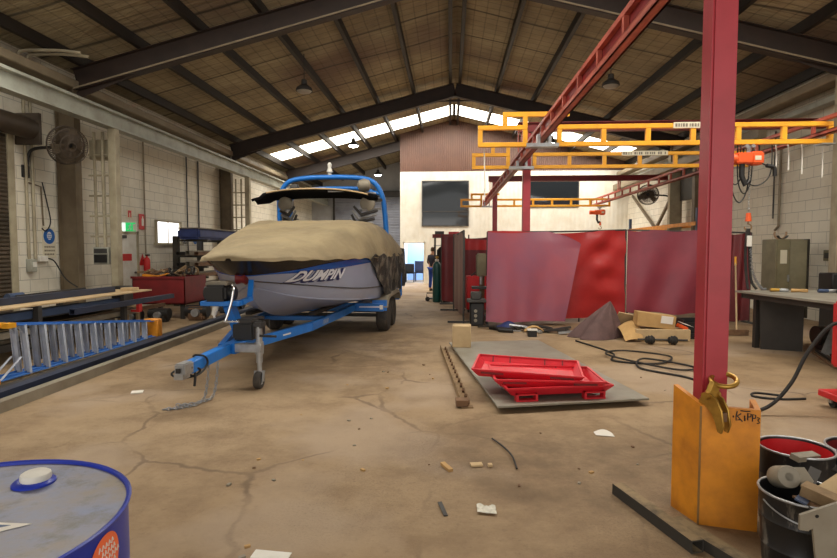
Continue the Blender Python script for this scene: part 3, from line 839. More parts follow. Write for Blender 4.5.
# safety chains hanging to the floor
for k, (x, y0) in enumerate(((.06, .55), (.02, .42))):
    pts = spline([(x, y0, .40), (x+.01, y0-.06, .2), (x, y0-.12, .05), (x-.03, y0-.2-.04*k, .016), (x-.14, y0-.36, .014), (x-.26, y0-.40-.03*k, .014)], 10)
    g = G(); acc = 0; prev = pts[0]; i = 0
    for p in pts[1:]:
        acc += (p-prev).length
        if acc > .028:
            dd = (p-prev).normalized(); sdv = dd.cross(Vector((1, 0, 0))).normalized(); up = dd.cross(sdv)
            ax_ = sdv if i % 2 else up
            x_ = dd; y_ = ax_.cross(x_)
            g.tube([p + x_*.024*math.cos(q*math.pi/4) + y_*.014*math.sin(q*math.pi/4) for q in range(8)], .0055, 5, True, True)
            i += 1; acc = 0
        prev = p
    tp('safety_chain', g, 'chain')
# jockey wheel on a swing bracket
JX, JY = .37, .95
tp('jockey_bracket', G().box(.06, JX+.04, JY-.05, JY+.05, .42, .52).bevel(.008), 'galv')
j = tp('jockey_post', G().cyl((JX, JY, .30), (JX, JY, .76), .038, n=18).cyl((JX, JY, .17), (JX, JY, .32), .028, n=14).lathe((JX, JY, .40), [(.05, 0), (.05, .14)], 18), 'galv')
tp('jockey_fork', G().poly([(JX-.035, JY+.03, .2), (JX+.035, JY+.03, .2), (JX+.05, JY-.04, .06), (JX+.03, JY-.06, .05)], (0, -.012, 0)).bar((JX+.05, JY, .2), (JX+.05, JY-.03, .085), .05, .012, (1, 0, 0)).bar((JX-.05, JY, .2), (JX-.05, JY-.03, .085), .05, .012, (1, 0, 0)).box(JX-.056, JX+.056, JY-.03, JY+.03, .185, .2), 'galv', j)
w = tp('jockey_tyre', G().lathe((JX-.038, JY-.03, .1), [(.06, 0), (.09, .0), (.1, .014), (.1, .062), (.09, .076), (.06, .076)], 24, (1, 0, 0)), 'tyre', j)
tp('jockey_hub', G().lathe((JX-.036, JY-.03, .1), [(0, .0), (.06, .002), (.06, .07), (0, .072)], 16, (1, 0, 0)), 'black', j)
tp('jockey_crank', G().tube([(JX, JY, .76), (JX, JY, .80), (JX+.13, JY-.02, .80), (JX+.13, JY-.02, .72)], .01, 6), 'black', j)
tp('jockey_handle', G().cyl((JX+.03, JY-.06, .62), (JX+.22, JY-.04, .61), .014, n=8), 'black', j)
tp('jockey_head', G().box(JX-.05, JY*0+JX+.07, JY-.055, JY+.055, .70, .79).bevel(.02, 2), 'dark_grey', j)
# black tool box strapped beside the jockey post
tp('battery_box', G().box(-.02, .24, 1.1, 1.5, .53, .74).bevel(.02, 2), 'black')
tp('battery_lid', G().box(-.01, .23, 1.09, 1.51, .735, .775).bevel(.015, 2), 'dark_grey')
# winch post, winch, bow stop
g = G().bar((0, 1.35, .5), (-.02, 1.02, .97), .1, .13); g.bar((0.02, 1.55, .5), (0, 1.28, .75), .06, .06)
tp('winch_post', g.bevel(.008), 'trailer_blue')
tp('winch_tray', G().box(-.30, .16, .88, 1.12, .955, 1.01).bevel(.006), 'trailer_blue')
tp('bow_arm', G().bar((.14, 1.0, .99), (.17, 1.22, 1.02), .06, .05).bar((.165, 1.2, 1.03), (.13, 1.34, 1.22), .06, .06), 'trailer_blue')
wn = tp('winch', G().box(-.24, .02, .84, 1.14, 1.01, 1.20).bevel(.03, 2).cyl((-.27, .98, 1.10), (.08, .98, 1.10), .08, n=20), 'black')
tp('winch_cover', G().box(-.25, .03, .88, 1.14, 1.195, 1.225).bevel(.02, 2).box(-.2, .0, .9, 1.1, 1.22, 1.24), 'steel_light', wn)
tp('winch_crank', G().tube(spline([(.085, .9, 1.2), (.11, .86, 1.15), (.1, .84, 1.03), (.07, .82, .9), (.04, .8, .8)], 5), .014, 8).cyl((.02, .8, .79), (.2, .8, .79), .016, n=10), 'chrome', wn)
tp('winch_hook', G().tube(spline([(-.14, .98, 1.0), (-.15, .96, .93), (-.17, .96, .86), (-.16, .95, .81)], 5), [.035]*8+[.03]*4+[.014]*4, 8), 'white', wn)
g = G().lathe((-.07, 1.36, 1.25), [(.02, 0), (.075, .01), (.055, .07), (.075, .13), (.02, .14)], 18, (1, 0, 0))
tp('bow_roller', g, 'red_dark', label='dark red rubber bow roller')
tp('rear_light', G().box(-.04, .0, 1.1, 1.16, .38, .42), 'rust'); 

# ---- boat
bt = thing('speedboat', 'grey wakeboard speedboat with a blue tower under a tan cover', 'boat', BL, BZ)
def bp(name, g, m, parent=None, **k): return obj(name, g, m, parent or bt, local=True, **k)
YA = [5.0, 6.5, 7.7]
gun = [(1.02, 0, 1.49), (1.06, .25, 1.49), (1.3, .44, 1.49), (1.8, .67, 1.49), (2.3, .88, 1.49), (2.8, 1.04, 1.49), (3.5, 1.16, 1.49), (5.0, 1.24, 1.5), (6.5, 1.23, 1.51), (7.7, 1.2, 1.52)]
bl1 = [(1.30, 0, 1.29), (1.33, .10, 1.29), (1.5, .30, 1.305), (1.85, .57, 1.345), (2.3, .80, 1.405), (2.78, .985, 1.445), (3.5, 1.145, 1.475), (5.0, 1.235, 1.485), (6.5, 1.225, 1.48), (7.7, 1.2, 1.49)]
bl2 = [(1.33, 0, 1.275), (1.36, .09, 1.275), (1.52, .28, 1.29), (1.86, .55, 1.30), (2.3, .785, 1.325), (2.77, .97, 1.35), (3.5, 1.135, 1.385), (5.0, 1.23, 1.42), (6.5, 1.22, 1.43), (7.7, 1.2, 1.44)]
kn = [(1.43, 0, 1.215), (1.45, .05, 1.215), (1.6, .21, 1.19), (1.9, .44, 1.15), (2.3, .68, 1.10), (2.75, .88, 1.05), (3.5, 1.08, .99), (5.0, 1.17, .93), (6.5, 1.18, .9), (7.7, 1.16, .88)]
ch = [(1.55, 0, 1.13), (1.58, .05, 1.125), (1.7, .15, 1.085), (1.95, .36, 1.0), (2.3, .57, .93), (2.7, .78, .88), (3.5, 1.0, .81), (5.0, 1.1, .71), (6.5, 1.12, .64), (7.7, 1.12, .6)]
ke = [(1.57, 0, 1.09), (1.6, 0, 1.06), (1.75, 0, .94), (2.0, 0, .80), (2.35, 0, .69), (2.8, 0, .62), (3.5, 0, .57), (5.0, 0, .54), (6.5, 0, .52), (7.7, 0, .52)]
def cur(a, n=4):
    return spline([Vector((x[1], x[0], x[2])) for x in a], n)
def mir(P): return [Vector((-p.x, p.y, p.z)) for p in P]
CU = {k: cur(v) for k, v in dict(gun=gun, bl1=bl1, bl2=bl2, kn=kn, ch=ch, ke=ke).items()}
for P in CU.values():
    for p in P: p.x = max(p.x, 0)
def strips(names, extra=None):
    g = G()
    for f in (lambda P: P, mir):
        for a, b in zip(names, names[1:]):
            A, B = f(CU[a]), f(CU[b])
            # ease the panel with a slight crown
            mid = [(p+q)/2 + Vector(((.012 if p.x + q.x > 0 else -.012) if abs(p.x+q.x) > .1 else 0, 0, 0)) for p, q in zip(A, B)]
            g.strip(A, mid); g.strip(mid, B)
    bmesh.ops.remove_doubles(g.bm, verts=g.bm.verts, dist=.0008)
    return g
g = strips(['bl2', 'kn', 'ch', 'ke'])
# transom
tx = [CU[k][-1] for k in ('gun', 'bl1', 'bl2', 'kn', 'ch')] + [CU['ke'][-1]] + [mir([CU[k][-1]])[0] for k in ('ch', 'kn', 'bl2', 'bl1', 'gun')]
g.bm.faces.new([g._v(p) for p in tx])
hull = bp('hull', g, 'hull_grey', angle=16)
bp('topside_band', strips(['gun', 'bl1']), 'hull_black', angle=30, label='black upper band of the hull')
bp('hull_stripe', strips(['bl1', 'bl2']), 'hull_blue', angle=30, label='blue stripe along the hull')
g = G()
A = CU['gun']; g.strip(A, mir(A)); bmesh.ops.remove_doubles(g.bm, verts=g.bm.verts, dist=.0008)
bp('deck', g, 'hull_black')
for f in (lambda P: P, mir):
    bp('spray_rail', G().tube([p + Vector((.006 if p.x > 0 else -.006, 0, 0)) for p in f(CU['kn'])[3:]], .009, 5), 'dark_grey', hull)
    bp('chine_rail', G().tube([p for p in f(CU['ch'])[3:]], .012, 5), 'hull_grey', hull)
bp('bow_eye', G().torus((0, 1.47, 1.2), (1, 0, 0), .03, .009, 14, 6), 'chrome')
# swim step and stern block
bp('swim_platform', G().box(-1.0, 1.0, 7.7, 8.25, .72, .78).bevel(.02), 'hull_black')
def interp(a, y, k):
    for p, q in zip(a, a[1:]):
        if p[0] <= y <= q[0]: return p[k] + (q[k]-p[k])*(y-p[0])/(q[0]-p[0])
    return a[-1][k]
def side(y, z, e):
    z0, z1 = interp(kn, y, 2), interp(bl2, y, 2); x0, x1 = interp(kn, y, 1), interp(bl2, y, 1)
    f = (z-z0)/(z1-z0); x = x0+(x1-x0)*f + .02*(1-(2*f-1)**2 if 0 <= f <= 1 else 0)
    return Vector((x+e, y, z))
def lettering(name, m, off, e, dy=0, dz=0):
    g = text_g('DUMPIN', lambda c: c.copy(), size=.205, shear=.42, offset=off, res=4)
    bmesh.ops.triangulate(g.bm, faces=g.bm.faces[:])
    bmesh.ops.subdivide_edges(g.bm, edges=[x for x in g.bm.edges if x.calc_length() > .05], cuts=1)
    xs = [v.co.x for v in g.bm.verts]; x0, x1 = min(xs), max(xs)
    for v in g.bm.verts:
        u = (v.co.x-x0)/(x1-x0); y = 1.78 + u*.98 + dy
        v.co = side(y, 1.185 - .02*u*0 + .012*u + v.co.y*.93 + dz, e)
    return bp(name, g, m, hull)
lettering('lettering_shadow', 'navy', .022, .012, -.014, -.010)
lettering('lettering', 'silver_text', .007, .018)
# tower: two blue hoops with raked legs
def hoop(dy, base_z, top, wd, rr, name):
    P = [(-wd, 5.95+dy, base_z), (-wd+.03, 5.86+dy, 2.35), (-wd+.08, 5.78+dy, 2.72), (-wd+.26, 5.74+dy, top-.09), (-.5, 5.72+dy, top-.015), (0, 5.72+dy, top), (.5, 5.72+dy, top-.015), (wd-.26, 5.74+dy, top-.09), (wd-.08, 5.78+dy, 2.72), (wd-.03, 5.86+dy, 2.35), (wd, 5.95+dy, base_z)]
    return bp(name, G().tube(spline(P, 6), rr, 12), 'trailer_blue', label='blue tower tube')
tw = hoop(0, 1.75, 3.06, 1.12, .05, 'tower_hoop'); hoop(.55, 1.75, 2.9, 1.06, .04, 'tower_hoop')
for s in (-1, 1):
    bp('tower_brace', G().tube([(s*1.03, 5.75, 2.72), (s*.99, 6.3, 2.66)], .03, 8), 'trailer_blue')
bp('anchor_light', G().cyl((0, 5.72, 3.1), (0, 5.72, 3.16), .04, n=12).lathe((0, 5.72, 3.16), [(.07, 0), (.05, .03), (.035, .09), (.045, .15), (.02, .19), (0, .195)], 14), 'white', label='white all round light on the tower')
# surf canopy: dark aerofoil across the tower, pale leading edge
def canopy(u, v):
    x = -1.30 + 2.38*u; e = 1-abs(2*u-1)**2.4
    y = 4.75 + (1.05*v)*(.25+.75*e) + .35*(1-e)*.4
    if u < .15: y += 0
    z = 2.60 + .14*e + .05*math.sin(math.pi*v)
    return (x, y, z - .05*v - (.05 if u < .1 else 0))
g = G().sheet(canopy, 28, 8, .045); bp('tower_canopy', g, 'canopy_black', label='black canopy slung in front of the tower')
g = G().tube([Vector(canopy(.14+u*.8/20, 0)) + Vector((0, -.02, -.015)) for u in range(21)], .014, 8); bp('canopy_rail', g, 'card_pale', label='pale front rail of the canopy')
bp('canopy_strut', G().tube([(.2, 4.8, 2.68), (.5, 4.95, 2.70), (.95, 5.6, 2.72)], .018, 6), 'alu')
bp('canopy_fairing', G().lathe((.78, 5.3, 2.84), [(0, -.14), (.1, -.1), (.13, 0), (.1, .1), (0, .14)], 14, (1, .2, 0)), 'steel_light')
bp('canopy_fairing', G().lathe((-.62, 5.4, 2.82), [(0, -.1), (.06, -.07), (.08, 0), (.06, .07), (0, .1)], 14, (1, 0, .1)), 'dark_grey')
for s in (-1, 1):
    sp = bp('tower_speaker', G().lathe((s*.82, 5.42, 2.5), [(0, .24), (.10, .23), (.13, .16), (.13, 0), (.145, -.02), (.12, -.035), (0, -.03)], 20, (0, .97, .1)), 'steel_light')
    bp('speaker_clamp', G().bar((s*.85, 5.55, 2.55), (s*1.04, 5.76, 2.6), .06, .06), 'dark_grey', sp)
    rk = bp('board_rack', G().bar((s*1.0, 5.75, 2.42), (s*.72, 5.3, 2.36), .07, .05), 'galv')
    for k in range(4):
        z = 2.38 - .08*k
        bp('rack_finger', G().tube([(s*(.98-.03*k), 5.6, z), (s*(.72-.05*k), 5.3, z-.1), (s*(.58-.02*k), 5.25, z+.06)], [.03, .036, .022], 8), 'galv' if k % 2 else 'dark_grey', rk)

# ---- boat cover, a separate cloth
cvs = [(.99, .02, .0, 1.50), (1.03, .27, .05, 1.5), (1.3, .47, .10, 1.5), (1.8, .70, .18, 1.5), (2.3, .91, .265, 1.5), (2.8, 1.07, .35, 1.5), (3.4, 1.18, .465, 1.5), (4.0, 1.24, .575, 1.5), (4.5, 1.26, .62, 1.5), (5.2, 1.27, .615, 1.5), (5.9, 1.27, .59, 1.5), (6.6, 1.26, .50, 1.51), (7.7, 1.22, .34, 1.52), (7.85, 1.21, .1, 1.52)]
CS = spline([Vector((a[0], a[1], a[2])) for a in cvs], 6)
def wr(x, y):
    return .007*math.sin(5*y+7*x+2*math.sin(3*x)) + .006*math.sin(13*x-3*y) + .003*math.sin(27*x+9*y)
def cover(u, v):
    f = u*(len(CS)-1); i = min(int(f), len(CS)-2); c = CS[i]*(1-(f-i)) + CS[i+1]*(f-i)
    y, hw, h = c; t_ = 2*v-1; a = abs(t_)
    p = 2.2 + 9*min(1, max(0, (y-1.6)/3.0))
    if a > .93:    # hem turned down over the gunwale
        k = (a-.93)/.07; x = hw+.02*k; z = 1.5 + h*(1-.985**p) - k*(.035 + h*(1-.985**p)*.9) + .008*math.sin(14*y)
    else:
        q = a/.93; x = hw*math.sin(q*math.pi/2)**(.9); z = 1.5 + h*(1-(x/hw*.985)**p)
        z += wr(x if t_ > 0 else -x, y)*min(1, h*5)
    return (math.copysign(x, t_) if a > 1e-6 else 0, y, z)
g = G().sheet(cover, 90, 44, .008)
cv = thing('boat_cover', 'tan canvas cover stretched over the grey speedboat', 'boat cover', BL, BZ)
obj('canvas', g, 'cover', cv, local=True, angle=80)
def skirt(u, v):
    y = 3.45 + 4.35*u; top = 1.52 + .02*math.sin(9*y); drop = .06 + .70*min(1, max(0, (u-.02)/.36))**1.1
    z = top - drop*v + .02*v*math.sin(7*y)
    hw = 1.285 - .09*v*max(0, 1-u) + .02*math.sin(9*y+3*v)*v + .015*math.sin(7*z+5*y)
    return (max(hw, 1.24-.1*v), y, z)
obj('skirt', G().sheet(skirt, 60, 18, .006), 'skirt', cv, local=True, angle=80, label='dark crumpled skirt hanging down the stern side')
def skirt2(u, v):
    x, y, z = skirt(u, v); return (-x, y, z)
obj('skirt', G().sheet(skirt2, 40, 12, .006), 'skirt', cv, local=True, angle=80)
def stern(u, v):
    x = -1.27 + 2.54*u; return (x, 7.83+.03*math.sin(12*x)+.02*v, 1.62 - .72*v + .03*math.sin(7*x))
obj('stern_flap', G().sheet(stern, 24, 8, .006), 'skirt', cv, local=True, angle=80)

# ------------------------------------------------------------------ long steel sections lying on the floor
def rhs(name, p0, p1, w, h, m, label, group=None, cat='steel section', hollow=True, wall=.008):
    """hollow rectangular section between two points (bottom centre line)"""
    p0, p1 = Vector(p0), Vector(p1); y = (p1-p0).normalized(); x = y.cross(Vector((0, 0, 1))).normalized(); z = x.cross(y)
    g = G()
    def loop(p, a, b, c): return [g._v(p + x*sx*a + z*zz) for sx, zz in ((-1, c), (1, c), (1, b), (-1, b))]
    o0, o1 = loop(p0, w/2, h, 0), loop(p1, w/2, h, 0); g.skin(o0, o1)
    if hollow:
        i0, i1 = loop(p0, w/2-wall, h-wall, wall), loop(p1, w/2-wall, h-wall, wall); g.skin(i0, i1); g.skin(o0, i0); g.skin(o1, i1)
    else: g.bm.faces.new(o0[::-1]); g.bm.faces.new(o1)
    return one(name, g, m, label, cat, group)
def channel(name, p0, p1, w, h, m, label, cat='steel section', group=None):
    p0, p1 = Vector(p0), Vector(p1)
    g = G(); y = (p1-p0).normalized(); x = y.cross(Vector((0, 0, 1))).normalized()
    g.bar(p0+Vector((0, 0, h-.006)), p1+Vector((0, 0, h-.006)), w, .012)
    for s in (-1, 1): g.bar(p0+x*s*(w/2-.005)+Vector((0, 0, h/2)), p1+x*s*(w/2-.005)+Vector((0, 0, h/2)), .01, h)
    return one(name, g, m, label, cat, group)
channel('steel_channel', (-4.34, 3.0, 0), (-4.94, 15.2, 0), .11, .11, 'steel_light', 'long pale steel channel on the floor, outermost beside the trailer')
rhs('steel_tube', (-4.47, 3.0, 0), (-5.07, 15.4, 0), .09, .07, 'steel_dark', 'long dark steel tube on the floor, second from the trailer side')
rhs('steel_tube', (-4.61, 3.0, 0), (-5.20, 14.8, 0), .13, .12, 'steel_navy', 'long navy steel tube on the floor, third from the trailer side')
rhs('steel_tube', (-4.77, 3.0, 0), (-5.35, 15.0, 0), .12, .10, 'steel_dark', 'long dark steel tube on the floor, nearest of the bundle to the ladder')

# ------------------------------------------------------------------ blue step ladder lying on its side
lt = thing('step_ladder', 'blue and silver step ladder lying on its side beside the long steel', 'ladder', (-5.3, 7.8, 0))
def lad(off, zb, m='ladder_blue'):
    A0, A1 = Vector((-5.28+off, 5.98, .06+zb)), Vector((-5.14+off, 9.15, .10+zb))       # lower rail
    B0, B1 = Vector((-5.36+off, 6.35, .68+zb)), Vector((-5.16+off, 9.15, .36+zb))       # upper rail
    for a, b in ((A0, A1), (B0, B1)):
        g = G(); g.bar(a, b, .075, .012); g.bar(a+Vector((-.032, 0, .012)), b+Vector((-.032, 0, .012)), .01, .03); obj('rail', g, m, lt)
    for k in range(9):
        t_ = (k+.35)/9
        a = A0.lerp(A1, .12+.86*t_); b = B0.lerp(B1, .02+.97*t_)
        g = G().bar(a, b, .08, .012, (0, 1, 0))
        for s in (-.036, .036): g.bar(a+Vector((s, -.016, 0)), b+Vector((s, -.016, 0)), .008, .032, (0, 1, 0))
        obj('step', g.bevel(.002), 'alu', lt)
    obj('brace', G().bar(A0.lerp(A1, .02), A0.lerp(B0, .35)+Vector((0, .3, 0)), .03, .006), 'alu', lt)
    obj('brace', G().bar(B0.lerp(B1, .02), B0.lerp(A0, .3)+Vector((0, .3, 0)), .03, .006), 'alu', lt)
    obj('foot', G().obox(A0+Vector((0, -.03, .0)), (.09, .1, .05)), 'yellow', lt, label='yellow ladder foot')
    obj('foot', G().obox(B0+Vector((0, -.05, .0)), (.09, .12, .06)), 'yellow', lt, label='yellow ladder foot')
lad(0, 0); lad(-.13, .0)
obj('top_cap', G().box(-5.32, -5.06, 9.13, 9.28, .08, .40).bevel(.015), 'guard_yellow', lt, label='yellow top cap')

# ------------------------------------------------------------------ stock rack along the left wall
rk = thing('stock_rack', 'low dark steel stock rack holding sheets and beams along the block wall', 'rack', (-6.6, 7.5, 0))
for y in (5.3, 7.6, 9.7):
    for x in (-7.25, -6.02): obj('upright', G().box(x-.04, x+.04, y-.04, y+.04, 0, .755), 'steel_dark', rk)
    for z in (.18, .37, .58): obj('arm', G().box(-7.25, -6.0, y-.035, y+.035, z-.03, z), 'steel_dark', rk)
    obj('arm', G().box(-7.3, -5.98, y-.035, y+.035, .755, .78), 'steel_dark', rk)
for i, (x, z, w, h, m, lb) in enumerate((
        (-6.15, .19, .10, .10, 'steel_dark', 'dark steel tube on the lowest arm of the low rack, outer'),
        (-6.5, .19, .12, .10, 'steel_light', 'pale steel tube on the lowest arm of the low rack, inner'),
        (-6.12, .38, .08, .08, 'steel_light', 'pale steel tube on the second arm of the low rack, outer'),
        (-6.4, .38, .14, .08, 'steel_dark', 'dark steel tube on the second arm of the low rack, inner'))):
    rhs('steel_tube', (x, 4.6, z), (x, 9.9+.2*i, z), w, h, m, lb)
one('steel_sheet', G().box(-7.1, -6.09, 4.7, 9.9, .585, .60), 'steel_dark', 'dark steel sheet under the blue beam on the low rack', 'sheet')
one('steel_sheet', G().box(-7.0, -6.2, 5.0, 10.2, .47, .482), 'ply', 'rusty brown sheet edge on the middle arm of the low rack', 'sheet')
rhs('steel_tube', (-6.13, 4.7, .605), (-6.13, 9.8, .605), .10, .11, 'steel_blue', 'blue painted steel beam along the front of the low rack')
rhs('steel_tube', (-5.93, 8.2, .58), (-5.93, 11.3, .58), .09, .09, 'steel_navy', 'grey blue tube sticking out past the end of the low rack')
rhs('steel_tube', (-6.2, 8.6, .40), (-6.12, 11.3, .40), .07, .07, 'rust', 'rusty tube sticking out below the grey blue one')
one('plywood_sheet', G().box(-7.0, -5.98, 5.0, 10.6, .785, .81).bevel(.003), 'timber', 'pale plywood sheet lying across the top of the low rack', 'plywood')
rhs('steel_tube', (-6.34, 4.9, .815), (-6.34, 9.9, .815), .09, .10, 'steel_navy', 'dark blue tube lying on the pale plywood sheet')
rhs('steel_tube', (-6.62, 5.6, .815), (-6.68, 9.0, .815), .06, .06, 'steel_dark', 'dark tube on the plywood sheet nearer the wall')
one('steel_bar', G().bar((-6.85, 8.2, .87), (-6.4, 9.2, .93), .05, .03), 'steel_dark', 'short dark bar lying across the tubes on the plywood', 'bar')
one('timber_block', G().box(-6.35, -6.1, 10.15, 10.35, .815, .87), 'timber', 'small pale timber block at the end of the plywood sheet', 'block')
one('power_tool', G().box(-7.05, -6.75, 8.2, 8.35, .815, .87).cyl((-6.9, 8.1, .87), (-6.9, 8.4, .87), .05), 'steel_blue', 'blue tool lying at the back of the plywood sheet', 'tool')
one('red_clamp', G().box(-5.96, -5.9, 10.0, 10.1, .42, .60).box(-6.1, -5.9, 10.02, 10.08, .42, .46), 'sign_red', 'red clamp at the end of the low rack', 'clamp')
one('lead_box', G().box(-6.9, -6.6, 10.7, 11.0, .45, .86).bevel(.02), 'black', 'black box standing behind the end of the plywood sheet', 'box')
obj_ = thing('box_stand', 'rough timber stand under the black box by the side door', 'stand', (-6.75, 10.85, 0))
obj('top', G().box(-7.0, -6.5, 10.6, 11.1, .40, .445), 'ply', obj_)
for x in (-6.95, -6.55):
    for y in (10.65, 11.05): obj('leg', G().box(x-.03, x+.03, y-.03, y+.03, 0, .40), 'ply', obj_)
one('timber_post', G().box(XL+.02, XL+.18, 11.5, 11.66, 0, 2.25), 'rust', 'short rusty post against the block wall beside the brown column', 'post')

# ------------------------------------------------------------------ wall fixtures, left wall
def wall_fan(side, y, z, label, yaw, tilt, arm_m='black'):
    x0 = XL if side < 0 else XR; s = -side
    t = thing('wall_fan', label, 'fan', (x0, y, z-.5))
    obj('bracket', G().box(min(x0, x0+s*.03), max(x0, x0+s*.03), y-.12, y+.06, z-.62, z-.38), arm_m, t)
    obj('arm', G().tube(spline([(x0+s*.02, y, z-.5), (x0+s*.06, y, z-.2), (x0+s*.2, y, z-.05), (x0+s*.75, y, z-.02)], 6), .03, 10), arm_m, t)
    c = Vector((x0+s*.90, y-.02, z)); ax = Vector((math.sin(yaw)*s, -math.cos(yaw), -tilt)).normalized()
    obj('motor', G().lathe(c, [(0, -.22), (.1, -.2), (.11, -.02), (.08, .02), (0, .03)], 18, ax), arm_m, t)
    cage = G(); rr = .37
    for d, r in ((-.06, rr), (.10, rr*.93), (-.06, rr*.72), (.12, rr*.6), (.13, rr*.25)):
        cage.torus(c+ax*d, ax, r, .009 if r < rr else .016, 32, 5)
    x = ax.cross(Vector((0, 0, 1))).normalized(); yv = ax.cross(x)
    for k in range(60):
        a = 2*math.pi*k/60; dv = x*math.cos(a) + yv*math.sin(a)
        cage.tube([c+ax*.13+dv*.06, c+ax*.12+dv*rr*.6, c+ax*.08+dv*rr*.95, c+ax*-.06+dv*rr], .006, 4)
        cage.tube([c+ax*-.06+dv*rr, c+ax*-.1+dv*rr*.5, c+ax*-.1+dv*.1], .006, 4)
    obj('cage', cage, 'shutter_brown', t)
    for k in range(3):
        a = 2*math.pi*k/3+.4; dv = x*math.cos(a)+yv*math.sin(a); pv = ax.cross(dv)
        pts = [c+dv*.06-pv*.05+ax*.0, c+dv*.33-pv*.12+ax*.01, c+dv*.35+pv*.08+ax*.06, c+dv*.06+pv*.05+ax*.04]
        obj('blade', G().poly(pts, ax*.006), 'col_brown', t)
    return t
wall_fan(-1, 10.5, 3.66, 'large wall fan in a wire cage on the block wall by the brown column', 1.2, .2)
wall_fan(1, 20.9, 3.66, 'wall fan in a wire cage above the V brace at the far end', .35, .05)
one('fan_cable', G().tube(spline([(XL+.02, 10.9, 3.0), (XL+.03, 11.0, 2.6), (XL+.02, 11.1, 2.2), (XL+.03, 10.95, 2.0), (XL+.02, 10.85, 2.05)], 6), .012, 5), 'black', 'thin cable hanging on the block wall below the wall fan', 'cable')
one('conduit_elbow', G().tube([(XL+.03, 10.5, 2.95), (XL+.03, 10.85, 2.9), (XL+.03, 10.88, 2.1)], .016, 6), 'col_brown', 'thin brown conduit elbow on the block wall under the fan', 'conduit')
t = thing('socket_box', 'grey power socket box on the wall below the two conduits', 'socket', (XL, 10.5, 1.2))
obj('box', G().box(XL, XL+.12, 10.4, 10.56, 1.16, 1.42).bevel(.01), 'crane_grey', t); obj('switch', G().box(XL+.12, XL+.14, 10.44, 10.52, 1.26, 1.36), 'white', t)
t = thing('junction_box', 'small white junction box with a black lead on the wall beside the socket box', 'junction box', (XL, 10.75, 1.4))
obj('box', G().box(XL, XL+.1, 10.66, 10.9, 1.36, 1.48).bevel(.01), 'white', t)
obj('lead', G().tube(spline([(XL+.1, 10.9, 1.42), (XL+.16, 11.0, 1.35), (XL+.3, 11.1, 1.0), (XL+.5, 11.2, .8)], 6), .014, 6), 'black', t)
def mandatory(y0, y1, z0, z1, label, foot, x=XL, icon=0, board='sign_cream'):
    t = thing('safety_sign', label, 'sign', (x+.01, (y0+y1)/2, z0))
    obj('board', G().box(x+.005, x+.014, y0, y1, z0, z1), board, t)
    w = (y1-y0); r = w*.43; cy = (y0+y1)/2; cz = z1-w*.5
    g = G().cyl((x+.0142, cy, cz), (x+.017, cy, cz), r, n=28); d = obj('disc', g, 'sign_blue', t)
    g = G(); e = x+.0172
    def blob(cy_, cz_, rr, sy=1): g.poly([(e, cy_+rr*sy*math.cos(a*math.pi/8), cz_+rr*math.sin(a*math.pi/8)) for a in range(16)], (.0015, 0, 0))
    if icon == 0:
        blob(cy, cz+.02*w, r*.52, .8); obj('pictogram_head', g, 'white', d); g = G()
        e = x+.0195
        for k in range(3): g.box(e, e+.001, cy-r*.34, cy+r*.34, cz-r*.3+k*r*.25, cz-r*.3+k*r*.25+r*.12)
        obj('pictogram_face', g, 'sign_blue', d)
    elif icon == 1:
        blob(cy-.1*r, cz+r*.25, r*.28); g.poly([(e, cy-r*.45, cz-r*.6), (e, cy+r*.5, cz-r*.6), (e, cy+r*.25, cz+.0), (e, cy-r*.3, cz+.0)], (.0015, 0, 0)); obj('pictogram', g, 'white', d)
    else:
        blob(cy-r*.3, cz, r*.26); blob(cy+r*.3, cz, r*.26); g.box(e, e+.0015, cy-r*.6, cy+r*.6, cz+r*.3, cz+r*.42); obj('pictogram', g, 'white', d)
    if foot:
        for k in range(3):
            zz = z0 + (z1-z0-w)*(.2+.3*k)
            g = G(); yy = y0+w*.12; r2 = random.Random(k+5)
            while yy < y1-w*.14:
                ww = w*r2.choice((.05, .08, .1)); g.box(x+.0142, x+.0155, yy, yy+ww, zz, zz+.035); yy += ww+w*.03
            obj('lettering', g, 'sign_grey', t)
mandatory(10.86, 11.24, 1.44, 2.08, 'blue and white safety sign with two lines of text by the brown column', True)
mandatory(16.75, 17.1, 1.78, 2.18, 'blue mandatory sign on the block wall, nearer the bright window', True, icon=1, board='white')
mandatory(17.45, 17.85, 1.78, 2.16, 'blue mandatory sign between the two dark conduits, farther from the window', False, icon=2, board='sign_cream')
# exit sign standing out from the wall
t = thing('exit_sign', 'green running man exit sign over the white side door', 'sign', (XL+.3, 13.55, 2.05))
obj('case', G().box(XL+.02, XL+.42, 13.56, 13.62, 2.07, 2.31).bevel(.008), 'white', t)
p = obj('panel', G().box(XL+.15, XL+.41, 13.555, 13.559, 2.08, 2.30), 'exit_green', t, label='green exit panel')
obj('arrow_panel', G().box(XL+.03, XL+.145, 13.555, 13.559, 2.08, 2.30), 'exit_white', t)
g = G(); cx, zc = XL+.27, 2.18; yf = 13.553
g.cyl((cx+.015, 13.5552, zc+.075), (cx+.015, yf, zc+.075), .016, n=12)
for a, b in (((0, .055), (-.012, .0)), ((0, .05), (.035, .03)), ((0, .05), (-.04, .03)), ((-.012, 0), (.025, -.03)), ((.025, -.03), (.01, -.075)), ((-.012, 0), (-.03, -.045)), ((-.03, -.045), (-.065, -.05))):
    g.bar((cx+a[0], 13.554, zc+a[1]), (cx+b[0], 13.554, zc+b[1]), .018, .002, (0, 1, 0))
g.box(cx+.075, cx+.14, yf, 13.555, zc-.085, zc+.085)
obj('running_figure', g, 'white', p)
obj('wall_arm', G().box(XL, XL+.03, 13.57, 13.61, 2.15, 2.2), 'dark_grey', t)
t = thing('fire_sign', 'small white and red fire sign above the exit sign', 'sign', (XL, 14.0, 2.5))
